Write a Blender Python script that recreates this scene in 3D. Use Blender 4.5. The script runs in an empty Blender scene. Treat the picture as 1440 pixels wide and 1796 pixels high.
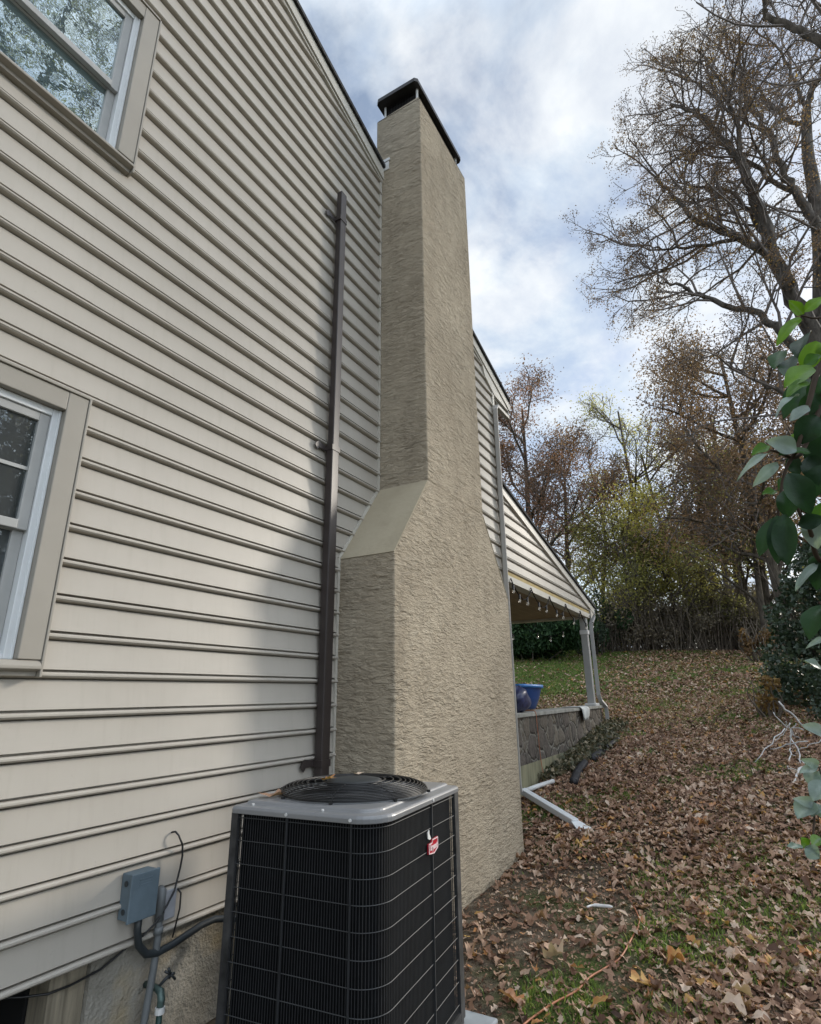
import bpy, math, random
import numpy as np
from mathutils import Vector, Matrix

R = math.radians
scene = bpy.context.scene
col = scene.collection
random.seed(7)

# ------------------------------------------------------------------ camera
CAM = (2.631, 0.0, 1.6)
yaw, pit, rol = R(-29.6518), R(17.9587), R(-0.6456)
fw = np.array([math.sin(yaw) * math.cos(pit), math.cos(yaw) * math.cos(pit), math.sin(pit)])
rt = np.array([math.cos(yaw), -math.sin(yaw), 0.0])
up = np.cross(rt, fw)
r2 = math.cos(rol) * rt + math.sin(rol) * up
u2 = -math.sin(rol) * rt + math.cos(rol) * up
cd = bpy.data.cameras.new('camera')
cd.sensor_fit = 'HORIZONTAL'
cd.sensor_width = 36.0
cd.lens = 987.37 * 36 / 1440
cd.clip_start = 0.05
cd.clip_end = 2000
cam = bpy.data.objects.new('camera', cd)
col.objects.link(cam)
cam.matrix_world = Matrix(((r2[0], u2[0], -fw[0], CAM[0]), (r2[1], u2[1], -fw[1], CAM[1]),
                           (r2[2], u2[2], -fw[2], CAM[2]), (0, 0, 0, 1)))
scene.camera = cam

# ------------------------------------------------------------------ light
SUN_EL, SUN_AZ = R(21), R(29.2)
SUN_STRENGTH, SKY_STRENGTH, EXPOSURE = 2.0, 0.1, 0.38
sv = Vector((math.sin(SUN_AZ) * math.cos(SUN_EL), math.cos(SUN_AZ) * math.cos(SUN_EL), math.sin(SUN_EL)))
sl = bpy.data.lights.new('sun', 'SUN')
sl.energy = SUN_STRENGTH
sl.angle = R(8)
sl.color = (1.0, 0.93, 0.82)
so = bpy.data.objects.new('sun', sl)
col.objects.link(so)
so.rotation_euler = (-sv).to_track_quat('-Z', 'Y').to_euler()
so.location = (20, 35, 20)

world = bpy.data.worlds.new('World')
scene.world = world
world.use_nodes = True
wt = world.node_tree
for n in list(wt.nodes):
    wt.nodes.remove(n)


def N(t, kind, **kw):
    n = t.nodes.new(kind)
    for k, v in kw.items():
        if k.startswith('i_'):
            n.inputs[k[2:].replace('_', ' ')].default_value = v
        else:
            setattr(n, k, v)
    return n


def math_node(t, op, a, b=None, clamp=False):
    n = t.nodes.new('ShaderNodeMath')
    n.operation = op
    n.use_clamp = clamp
    for i, v in enumerate((a, b)):
        if v is None:
            continue
        if isinstance(v, (int, float)):
            n.inputs[i].default_value = v
        else:
            t.links.new(v, n.inputs[i])
    return n.outputs[0]


def ramp(t, fac, stops, interp='LINEAR'):
    n = t.nodes.new('ShaderNodeValToRGB')
    n.color_ramp.interpolation = interp
    el = n.color_ramp.elements
    while len(el) < len(stops):
        el.new(0.5)
    for e, (p, c) in zip(el, stops):
        e.position = p
        e.color = (*c, 1) if len(c) == 3 else c
    t.links.new(fac, n.inputs['Fac'])
    return n.outputs['Color']


def mixc(t, fac, a, b, mode='MIX'):
    n = t.nodes.new('ShaderNodeMix')
    n.data_type = 'RGBA'
    n.blend_type = mode
    for s, v in ((n.inputs[0], fac), (n.inputs[6], a), (n.inputs[7], b)):
        if isinstance(v, (int, float)):
            s.default_value = v
        elif isinstance(v, tuple):
            s.default_value = (*v, 1)
        else:
            t.links.new(v, s)
    return n.outputs[2]


sky = N(wt, 'ShaderNodeTexSky', sky_type='NISHITA', sun_disc=False)
sky.sun_elevation = SUN_EL
sky.sun_rotation = SUN_AZ
tc = N(wt, 'ShaderNodeTexCoord')
sep = N(wt, 'ShaderNodeSeparateXYZ')
wt.links.new(tc.outputs['Generated'], sep.inputs[0])
zz = math_node(wt, 'ADD', math_node(wt, 'MAXIMUM', sep.outputs['Z'], 0.0), 0.22)
cmb = N(wt, 'ShaderNodeCombineXYZ')
wt.links.new(math_node(wt, 'DIVIDE', sep.outputs['X'], zz), cmb.inputs[0])
wt.links.new(math_node(wt, 'DIVIDE', sep.outputs['Y'], zz), cmb.inputs[1])
n1 = N(wt, 'ShaderNodeTexNoise', i_Scale=2.9, i_Detail=10.0, i_Roughness=0.58, i_Distortion=0.3)
wt.links.new(cmb.outputs[0], n1.inputs['Vector'])
mp = N(wt, 'ShaderNodeMapping')
mp.inputs['Location'].default_value = (3.1, 7.7, 1.0)
wt.links.new(cmb.outputs[0], mp.inputs[0])
n2 = N(wt, 'ShaderNodeTexNoise', i_Scale=4.6, i_Detail=8.0, i_Roughness=0.58, i_Distortion=0.2)
wt.links.new(mp.outputs[0], n2.inputs['Vector'])
cover = ramp(wt, n1.outputs['Fac'], [(0.38, (0.22,) * 3), (0.49, (0.68,) * 3), (0.6, (1,) * 3)])
shade = ramp(wt, n2.outputs['Fac'], [(0.36, (4.7, 5.6, 6.9)), (0.48, (6.1, 6.8, 7.55)), (0.6, (7.6, 7.9, 8.15))])
side = N(wt, 'ShaderNodeMapRange', interpolation_type='SMOOTHSTEP')  # cloud to the right boosted beyond the view, added as fill for the walls
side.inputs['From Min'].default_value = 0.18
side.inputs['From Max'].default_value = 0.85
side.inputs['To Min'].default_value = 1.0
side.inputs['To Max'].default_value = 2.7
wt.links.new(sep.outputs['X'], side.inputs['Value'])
zen = N(wt, 'ShaderNodeMapRange', interpolation_type='SMOOTHSTEP')   # overhead cloud boosted above the view, added to raise ambient light on the ground
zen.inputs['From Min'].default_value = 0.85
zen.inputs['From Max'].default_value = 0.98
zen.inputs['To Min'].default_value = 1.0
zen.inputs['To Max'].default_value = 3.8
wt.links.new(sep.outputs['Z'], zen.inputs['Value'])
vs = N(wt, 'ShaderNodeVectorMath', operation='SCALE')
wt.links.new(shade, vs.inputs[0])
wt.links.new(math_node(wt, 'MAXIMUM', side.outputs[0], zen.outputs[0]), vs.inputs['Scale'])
skyb = N(wt, 'ShaderNodeVectorMath', operation='MULTIPLY')
skyb.inputs[1].default_value = (1.45, 1.42, 1.42)
wt.links.new(sky.outputs[0], skyb.inputs[0])
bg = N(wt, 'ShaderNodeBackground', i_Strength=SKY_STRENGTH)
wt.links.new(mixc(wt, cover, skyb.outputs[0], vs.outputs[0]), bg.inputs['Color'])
wo = N(wt, 'ShaderNodeOutputWorld')
wt.links.new(bg.outputs[0], wo.inputs['Surface'])

vsn = scene.view_settings
vsn.view_transform = 'Standard'
vsn.look = 'None'
vsn.exposure = EXPOSURE
vsn.gamma = 1.0
scene.render.engine = 'CYCLES'

# ------------------------------------------------------------------ materials


def new_mat(name):
    m = bpy.data.materials.new(name)
    m.use_nodes = True
    t = m.node_tree
    b = t.nodes['Principled BSDF']
    return m, t, b


def coords(t, scale=(1, 1, 1), gen='Object'):
    c = N(t, 'ShaderNodeTexCoord')
    mpn = N(t, 'ShaderNodeMapping')
    mpn.inputs['Scale'].default_value = scale
    t.links.new(c.outputs[gen], mpn.inputs[0])
    return mpn.outputs[0]


def noise(t, vec, scale, detail=4.0, rough=0.55, dist=0.0):
    n = N(t, 'ShaderNodeTexNoise', i_Scale=scale, i_Detail=detail, i_Roughness=rough, i_Distortion=dist)
    if vec is not None:
        t.links.new(vec, n.inputs['Vector'])
    return n.outputs['Fac']


def bump(t, b, height, strength, dist=0.01):
    n = N(t, 'ShaderNodeBump', i_Strength=strength, i_Distance=dist)
    t.links.new(height, n.inputs['Height'])
    t.links.new(n.outputs[0], b.inputs['Normal'])


def simple(name, c, rough=0.6, metal=0.0, var=0.12, scale=6.0, bstr=0.0, bscale=60.0, stretch=(1, 1, 1), spec=0.5):
    m, t, b = new_mat(name)
    v = coords(t, stretch)
    f = noise(t, v, scale, 6.0)
    lo = tuple(x * (1 - var) for x in c)
    hi = tuple(min(1, x * (1 + var)) for x in c)
    t.links.new(ramp(t, f, [(0.3, lo), (0.7, hi)]), b.inputs['Base Color'])
    b.inputs['Roughness'].default_value = rough
    b.inputs['Metallic'].default_value = metal
    b.inputs['Specular IOR Level'].default_value = spec
    if bstr:
        bump(t, b, noise(t, v, bscale, 4.0), bstr, 0.004)
    return m


def siding_mat():
    m, t, b = new_mat('vinyl siding')
    v = coords(t)
    f = noise(t, v, 1.3, 5.0)
    base = ramp(t, f, [(0.3, (0.388, 0.357, 0.312)), (0.7, (0.445, 0.411, 0.362))])
    st = noise(t, coords(t, (1, 7, 0.6)), 3.0, 6.0, 0.65)
    dirt = ramp(t, st, [(0.52, (0, 0, 0)), (0.75, (0.35, 0.35, 0.35))])
    g = mixc(t, dirt, base, (0.33, 0.305, 0.255))
    sp = noise(t, coords(t, (1, 1, 1)), 38.0, 3.0, 0.7)
    spk = ramp(t, sp, [(0.7, (0, 0, 0)), (0.76, (0.5, 0.5, 0.5))])
    t.links.new(mixc(t, spk, g, (0.30, 0.28, 0.23)), b.inputs['Base Color'])
    b.inputs['Roughness'].default_value = 0.5
    b.inputs['Specular IOR Level'].default_value = 0.35
    gr = noise(t, coords(t, (1, 3, 70)), 3.0, 4.0)
    big = noise(t, coords(t, (1, 2.2, 5)), 1.1, 2.0)
    bump(t, b, math_node(t, 'ADD', math_node(t, 'MULTIPLY', gr, 0.10), big), 0.16, 0.012)
    return m


def stucco_mat(name, lo, hi, ridge=1.0, zs=3.4, scale=8.0, stain=True):
    m, t, b = new_mat(name)
    v = coords(t)
    f = noise(t, v, 1.6, 5.0)
    base = ramp(t, f, [(0.3, lo), (0.7, hi)])
    vr = coords(t, (1.0, 1.0, zs))
    # wavy trowel lips: thin contour bands of a flattened noise
    def lips(sc, d, off, k):
        mpn = N(t, 'ShaderNodeMapping')
        mpn.inputs['Location'].default_value = (off, off * 2, off)
        t.links.new(vr, mpn.inputs[0])
        nz = noise(t, mpn.outputs[0], sc, 3.0, 0.6, d)
        return math_node(t, 'FRACT', math_node(t, 'MULTIPLY', nz, k))
    l1 = lips(scale, 0.5, 0.0, 6.0)
    l2 = lips(scale * 1.7, 0.6, 3.7, 5.0)
    mask = noise(t, coords(t, (1, 1, 1.4)), 5.5, 2.0)
    mk = ramp(t, mask, [(0.38, (0.25,) * 3), (0.6, (1,) * 3)])
    sm = noise(t, v, 130.0, 3.0)
    h = math_node(t, 'ADD', math_node(t, 'MULTIPLY', l1, mk), math_node(t, 'MULTIPLY', l2, 0.4))
    h = math_node(t, 'ADD', h, math_node(t, 'MULTIPLY', sm, 0.25))
    bump(t, b, h, 1.0 * ridge, 0.0098)
    if stain:
        s2 = noise(t, coords(t, (3.5, 3.5, 0.5)), 1.5, 5.0)
        d2 = ramp(t, s2, [(0.5, (0, 0, 0)), (0.8, (0.45,) * 3)])
        base = mixc(t, d2, base, tuple(x * 0.72 for x in lo))
    t.links.new(base, b.inputs['Base Color'])
    b.inputs['Roughness'].default_value = 0.92
    b.inputs['Specular IOR Level'].default_value = 0.2
    return m


def foundation_mat():
    m, t, b = new_mat('foundation parge')
    v = coords(t)
    f = noise(t, v, 2.2, 7.0, 0.62)
    base = ramp(t, f, [(0.3, (0.15, 0.135, 0.11)), (0.5, (0.25, 0.235, 0.20)), (0.72, (0.34, 0.32, 0.28))])
    s = noise(t, coords(t, (1, 1, 1.2)), 3.1, 4.0)
    base = mixc(t, ramp(t, s, [(0.55, (0, 0, 0)), (0.72, (0.7,) * 3)]), base, (0.33, 0.26, 0.15))
    t.links.new(base, b.inputs['Base Color'])
    b.inputs['Roughness'].default_value = 0.95
    h = math_node(t, 'ADD', noise(t, v, 9.0, 6.0, 0.65), math_node(t, 'MULTIPLY', noise(t, v, 60.0, 4.0), 0.35))
    bump(t, b, h, 0.9, 0.03)
    return m


def stone_mat():
    m, t, b = new_mat('fieldstone')
    v = coords(t, (0.2, 1, 1))
    wn = N(t, 'ShaderNodeTexNoise', i_Scale=4.0, i_Detail=3.0)
    t.links.new(v, wn.inputs['Vector'])
    add = N(t, 'ShaderNodeVectorMath', operation='MULTIPLY_ADD')
    t.links.new(wn.outputs['Color'], add.inputs[0])
    add.inputs[1].default_value = (0.22, 0.22, 0.22)
    t.links.new(v, add.inputs[2])
    vo = N(t, 'ShaderNodeTexVoronoi', i_Scale=3.6)
    vo.feature = 'F1'
    ve = N(t, 'ShaderNodeTexVoronoi', i_Scale=3.6)
    ve.feature = 'DISTANCE_TO_EDGE'
    t.links.new(add.outputs[0], vo.inputs['Vector'])
    t.links.new(add.outputs[0], ve.inputs['Vector'])
    hs = N(t, 'ShaderNodeSeparateColor')
    t.links.new(vo.outputs['Color'], hs.inputs[0])
    sc = ramp(t, hs.outputs[0], [(0.0, (0.034, 0.027, 0.023)), (0.35, (0.078, 0.058, 0.046)), (0.65, (0.115, 0.09, 0.064)), (1.0, (0.20, 0.16, 0.112))])
    fn = noise(t, coords(t), 14.0, 6.0, 0.65)
    sc = mixc(t, 0.32, sc, ramp(t, fn, [(0.3, (0.06, 0.055, 0.05)), (0.7, (0.27, 0.24, 0.2))]))
    mort = ramp(t, ve.outputs['Distance'], [(0.02, (1,) * 3), (0.06, (0,) * 3)])
    t.links.new(mixc(t, mort, sc, (0.21, 0.19, 0.155)), b.inputs['Base Color'])
    b.inputs['Roughness'].default_value = 0.9
    hh = ramp(t, ve.outputs['Distance'], [(0.0, (0,) * 3), (0.1, (0.8,) * 3), (0.3, (1,) * 3)])
    bump(t, b, math_node(t, 'ADD', hh, math_node(t, 'MULTIPLY', fn, 0.4)), 1.0, 0.05)
    return m


def bark_mat(name, lo, hi, sc=10.0):
    m, t, b = new_mat(name)
    v = coords(t, (1, 1, 0.25))
    f = noise(t, v, sc, 6.0, 0.65)
    t.links.new(ramp(t, f, [(0.35, lo), (0.68, hi)]), b.inputs['Base Color'])
    b.inputs['Roughness'].default_value = 0.95
    b.inputs['Specular IOR Level'].default_value = 0.15
    bump(t, b, f, 0.8, 0.03)
    return m


def leaf_mat(name, stops, trans=0.4, rough=0.55, spec=0.3):
    m = bpy.data.materials.new(name)
    m.use_nodes = True
    t = m.node_tree
    b = t.nodes['Principled BSDF']
    at = N(t, 'ShaderNodeAttribute', attribute_name='tone')
    c = ramp(t, at.outputs['Fac'], stops)
    t.links.new(c, b.inputs['Base Color'])
    b.inputs['Roughness'].default_value = rough
    b.inputs['Specular IOR Level'].default_value = spec
    if trans > 0:
        tr = N(t, 'ShaderNodeBsdfTranslucent')
        br = mixc(t, 1.0, c, (1.25, 1.3, 0.8), 'MULTIPLY')
        t.links.new(br, tr.inputs['Color'])
        mx = N(t, 'ShaderNodeMixShader', i_Fac=trans)
        t.links.new(b.outputs[0], mx.inputs[1])
        t.links.new(tr.outputs[0], mx.inputs[2])
        t.links.new(mx.outputs[0], t.nodes['Material Output'].inputs['Surface'])
    return m


def ground_mat():
    m, t, b = new_mat('leafy soil')
    v = coords(t)
    f = noise(t, v, 7.0, 8.0, 0.7)
    soil = ramp(t, f, [(0.3, (0.045, 0.035, 0.026)), (0.5, (0.105, 0.084, 0.062)), (0.7, (0.22, 0.18, 0.135))])
    g = noise(t, v, 60.0, 3.0, 0.7)
    grass = ramp(t, g, [(0.3, (0.03, 0.045, 0.012)), (0.7, (0.10, 0.14, 0.04))])
    pm = noise(t, v, 0.9, 4.0)
    sp = N(t, 'ShaderNodeSeparateXYZ')
    t.links.new(v, sp.inputs[0])
    lawn = N(t, 'ShaderNodeMapRange', interpolation_type='SMOOTHSTEP')
    lawn.inputs['From Min'].default_value = 10.0
    lawn.inputs['From Max'].default_value = 17.0
    t.links.new(sp.outputs['Y'], lawn.inputs['Value'])
    k = math_node(t, 'ADD', math_node(t, 'MULTIPLY', lawn.outputs[0], 0.26), pm)
    c = mixc(t, ramp(t, k, [(0.5, (0,) * 3), (0.62, (1,) * 3)]), soil, grass)
    t.links.new(c, b.inputs['Base Color'])
    b.inputs['Roughness'].default_value = 0.97
    b.inputs['Specular IOR Level'].default_value = 0.1
    bump(t, b, math_node(t, 'ADD', f, math_node(t, 'MULTIPLY', g, 0.5)), 0.9, 0.04)
    return m


def pane_mat(name, tint, refl):
    m = bpy.data.materials.new(name)
    m.use_nodes = True
    t = m.node_tree
    b = t.nodes['Principled BSDF']
    b.inputs['Base Color'].default_value = (*tint, 1)
    b.inputs['Roughness'].default_value = 0.4
    gl = N(t, 'ShaderNodeBsdfGlossy', i_Roughness=0.012)
    gl.inputs['Color'].default_value = (0.86, 0.95, 0.97, 1)
    wv = math_node(t, 'ADD', noise(t, coords(t), 2.2, 2.0), math_node(t, 'MULTIPLY', noise(t, coords(t), 9.0, 3.0), 0.22))
    bp = N(t, 'ShaderNodeBump', i_Strength=0.12, i_Distance=0.02)
    t.links.new(wv, bp.inputs['Height'])
    t.links.new(bp.outputs[0], gl.inputs['Normal'])
    fr = N(t, 'ShaderNodeFresnel', i_IOR=1.5)
    k = math_node(t, 'ADD', math_node(t, 'MULTIPLY', fr.outputs[0], 1.6), refl, True)
    mx = N(t, 'ShaderNodeMixShader')
    t.links.new(k, mx.inputs[0])
    t.links.new(b.outputs[0], mx.inputs[1])
    t.links.new(gl.outputs[0], mx.inputs[2])
    t.links.new(mx.outputs[0], t.nodes['Material Output'].inputs['Surface'])
    return m


def shingle_mat():
    m, t, b = new_mat('dark shingles')
    br = N(t, 'ShaderNodeTexBrick', i_Scale=4.0)
    t.links.new(coords(t), br.inputs['Vector'])
    br.inputs['Color1'].default_value = (0.03, 0.03, 0.032, 1)
    br.inputs['Color2'].default_value = (0.055, 0.052, 0.05, 1)
    br.inputs['Mortar'].default_value = (0.012, 0.012, 0.012, 1)
    t.links.new(br.outputs['Color'], b.inputs['Base Color'])
    b.inputs['Roughness'].default_value = 0.95
    bump(t, b, noise(t, coords(t), 160.0, 3.0), 0.6, 0.005)
    return m


def bulb_mat():
    m, t, b = new_mat('bulb glass')
    b.inputs['Base Color'].default_value = (0.95, 0.9, 0.82, 1)
    b.inputs['Roughness'].default_value = 0.05
    b.inputs['Transmission Weight'].default_value = 0.75
    return m


M = dict(
    siding=siding_mat(),
    stucco=stucco_mat('tan stucco', (0.362, 0.304, 0.226), (0.464, 0.397, 0.302)),
    smooth_stucco=stucco_mat('smooth stucco', (0.36, 0.31, 0.222), (0.43, 0.375, 0.275), 0.2, 1.0, 5.0),
    foundation=foundation_mat(),
    casing=simple('taupe casing', (0.30, 0.275, 0.235), 0.5, var=0.06, scale=3, bstr=0.05),
    trim=simple('pale trim', (0.50, 0.475, 0.42), 0.5, var=0.07, scale=3),
    white=simple('white vinyl', (0.68, 0.70, 0.71), 0.35, var=0.05, scale=4),
    grey_sash=simple('grey vinyl sash', (0.36, 0.36, 0.35), 0.4, var=0.08),
    white_metal=simple('white aluminium', (0.66, 0.66, 0.65), 0.42, var=0.1, scale=5, stretch=(1, 1, 0.3)),
    dull_metal=simple('dull aluminium', (0.37, 0.355, 0.33), 0.5, var=0.12, scale=5, stretch=(1, 1, 0.3)),
    brown_metal=simple('brown aluminium', (0.038, 0.029, 0.027), 0.42, var=0.2, scale=8, stretch=(1, 1, 0.2)),
    black=simple('black paint', (0.012, 0.012, 0.013), 0.4, var=0.2),
    cap=simple('cap steel', (0.03, 0.027, 0.027), 0.45, metal=0.3, var=0.35, scale=12),
    well=simple('fan well', (0.15, 0.155, 0.16), 0.45, var=0.3),
    dark=simple('dark void', (0.004, 0.004, 0.004), 0.95),
    wood=simple('weathered wood', (0.22, 0.19, 0.14), 0.9, var=0.45, scale=5, bstr=0.5, stretch=(6, 6, 0.5)),
    yellow=simple('raw pine', (0.42, 0.31, 0.11), 0.7, var=0.2, scale=4),
    ceiling=simple('brown ceiling boards', (0.30, 0.215, 0.135), 0.7, var=0.15, scale=3),
    shingle=shingle_mat(),
    stone=stone_mat(),
    concrete=simple('mossy concrete', (0.24, 0.225, 0.14), 0.95, var=0.4, scale=3, bstr=0.4, bscale=25, stretch=(2.5, 2.5, 0.6)),
    capstone=simple('bluestone cap', (0.30, 0.29, 0.255), 0.85, var=0.3, scale=6, bstr=0.3),
    ac_grey=simple('condenser paint', (0.21, 0.213, 0.22), 0.3, var=0.1, scale=5, bstr=0.05, spec=0.7),
    ac_wire=simple('guard wire', (0.02, 0.022, 0.025), 0.7, var=0.2),
    ac_hoop=simple('guard hoop', (0.042, 0.045, 0.048), 0.6, var=0.2),
    ac_coil=simple('coil fins', (0.0035, 0.004, 0.005), 0.8, spec=0.15, var=0.4, scale=30),
    post=simple('corner post', (0.036, 0.036, 0.037), 0.6, var=0.6, scale=14, bstr=0.3),
    red=simple('red enamel', (0.42, 0.008, 0.025), 0.3, var=0.05),
    pink=simple('white enamel', (0.78, 0.62, 0.62), 0.4, var=0.05),
    tag=simple('white plastic', (0.75, 0.75, 0.73), 0.4),
    pad=simple('plastic pad', (0.30, 0.33, 0.35), 0.8, var=0.2),
    box=simple('blue grey enamel', (0.115, 0.155, 0.185), 0.5, var=0.16, scale=9, bstr=0.15),
    pvc=simple('grey pvc', (0.13, 0.14, 0.145), 0.5, var=0.25, scale=8),
    whip=simple('whip conduit', (0.03, 0.036, 0.04), 0.45, var=0.2),
    pale_box=simple('pale grey plastic', (0.33, 0.34, 0.37), 0.5, var=0.2, scale=9),
    brass=simple('green brass', (0.085, 0.13, 0.12), 0.45, metal=0.4, var=0.4, scale=40),
    hose=simple('green hose', (0.012, 0.045, 0.038), 0.5),
    orange=simple('orange cord', (0.40, 0.15, 0.075), 0.55, var=0.2, scale=20),
    drain=simple('black drain', (0.022, 0.022, 0.026), 0.5, var=0.4, scale=10),
    blue=simple('blue plastic', (0.016, 0.06, 0.21), 0.4, var=0.15),
    blue_rim=simple('light blue rim', (0.035, 0.17, 0.45), 0.4, var=0.15),
    bag=simple('blue bag', (0.035, 0.042, 0.10), 0.35, var=0.6, scale=14, bstr=0.8, bscale=14),
    cloth=simple('white cloth', (0.55, 0.56, 0.54), 0.85, var=0.15, bstr=0.4, bscale=20),
    stick=simple('bleached stick', (0.62, 0.61, 0.60), 0.7, var=0.2, scale=12),
    ground=ground_mat(),
    bark=bark_mat('grey bark', (0.055, 0.047, 0.041), (0.19, 0.17, 0.15)),
    bark2=bark_mat('brown bark', (0.055, 0.046, 0.038), (0.175, 0.148, 0.12)),
    brush_stem=simple('brush stems', (0.19, 0.155, 0.12), 0.9, var=0.3),
    twig=simple('twig bark', (0.165, 0.138, 0.122), 0.9, var=0.3),
    stem=simple('vine stem', (0.055, 0.035, 0.022), 0.8, var=0.3, scale=20),
    pane_up=pane_mat('upper window glass', (0.03, 0.075, 0.085), 0.42),
    pane_low=pane_mat('lower window glass', (0.010, 0.014, 0.015), 0.06),
    screen=pane_mat('screened glass', (0.02, 0.026, 0.028), 0.04),
    bulb=bulb_mat(),
    l_bare=leaf_mat('dry crown leaves', [(0, (0.10, 0.065, 0.055)), (0.5, (0.19, 0.125, 0.10)), (0.85, (0.27, 0.16, 0.10)), (1, (0.42, 0.27, 0.08))], 0.45),
    l_red=leaf_mat('oak red leaves', [(0, (0.12, 0.08, 0.068)), (0.5, (0.27, 0.155, 0.125)), (1, (0.43, 0.22, 0.165))], 0.45),
    l_brown=leaf_mat('oak brown leaves', [(0, (0.125, 0.085, 0.067)), (0.5, (0.245, 0.16, 0.12)), (1, (0.38, 0.235, 0.16))], 0.45),
    l_yellow=leaf_mat('yellow green leaves', [(0, (0.21, 0.21, 0.09)), (0.5, (0.48, 0.44, 0.16)), (1, (0.64, 0.53, 0.17))], 0.55),
    l_olive=leaf_mat('olive leaves', [(0, (0.16, 0.16, 0.08)), (0.6, (0.34, 0.325, 0.155)), (1, (0.50, 0.43, 0.18))], 0.5),
    l_brush=leaf_mat('brush leaves', [(0, (0.126, 0.105, 0.081)), (0.6, (0.238, 0.203, 0.154)), (1, (0.350, 0.280, 0.196))], 0.3),
    l_orange=leaf_mat('orange leaves', [(0, (0.10, 0.06, 0.035)), (0.6, (0.21, 0.125, 0.06)), (1, (0.34, 0.22, 0.075))], 0.4),
    l_pine=leaf_mat('pine needles', [(0, (0.018, 0.030, 0.021)), (1, (0.060, 0.083, 0.060))], 0.1),
    l_hedge=leaf_mat('hedge needles', [(0, (0.018, 0.045, 0.018)), (0.6, (0.045, 0.098, 0.039)), (1, (0.105, 0.188, 0.075))], 0.2),
    l_ivy=leaf_mat('ivy leaves', [(0, (0.028, 0.048, 0.027)), (0.6, (0.055, 0.088, 0.05)), (1, (0.12, 0.16, 0.105))], 0.15, 0.4, 0.5),
    l_litter=leaf_mat('litter leaves', [(0, (0.05, 0.028, 0.019)), (0.22, (0.13, 0.07, 0.046)), (0.45, (0.265, 0.153, 0.10)), (0.67, (0.42, 0.272, 0.187)), (0.86, (0.61, 0.49, 0.39)), (0.93, (0.45, 0.19, 0.075)), (1, (0.50, 0.33, 0.11))], 0.15, 0.7),
    l_ground_ivy=leaf_mat('ground ivy', [(0, (0.05, 0.048, 0.032)), (0.5, (0.115, 0.12, 0.075)), (0.8, (0.22, 0.19, 0.125)), (1, (0.36, 0.29, 0.20))], 0.15),
    l_grass=leaf_mat('grass blades', [(0, (0.078, 0.113, 0.029)), (0.6, (0.171, 0.259, 0.062)), (1, (0.368, 0.371, 0.122))], 0.35),
    l_big=leaf_mat('broad leaves', [(0, (0.012, 0.035, 0.016)), (0.35, (0.022, 0.06, 0.025)), (0.6, (0.05, 0.13, 0.02)), (0.75, (0.12, 0.24, 0.02)), (0.85, (0.19, 0.26, 0.22)), (1, (0.30, 0.37, 0.35))], 0.32, 0.42, 0.35),
)

_t = M['l_big'].node_tree
_b = _t.nodes['Principled BSDF']
_c = _b.inputs['Base Color'].links[0].from_socket
_n = noise(_t, coords(_t), 26.0, 5.0, 0.6)
_k = ramp(_t, _n, [(0.3, (0.72,) * 3), (0.6, (1.06,) * 3), (0.8, (1.2, 1.15, 0.95))])
_m = mixc(_t, 1.0, _c, _k, 'MULTIPLY')
_t.links.new(_m, _b.inputs['Base Color'])
bump(_t, _b, noise(_t, coords(_t), 55.0, 3.0), 0.35, 0.004)

# ------------------------------------------------------------------ mesh helpers


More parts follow.
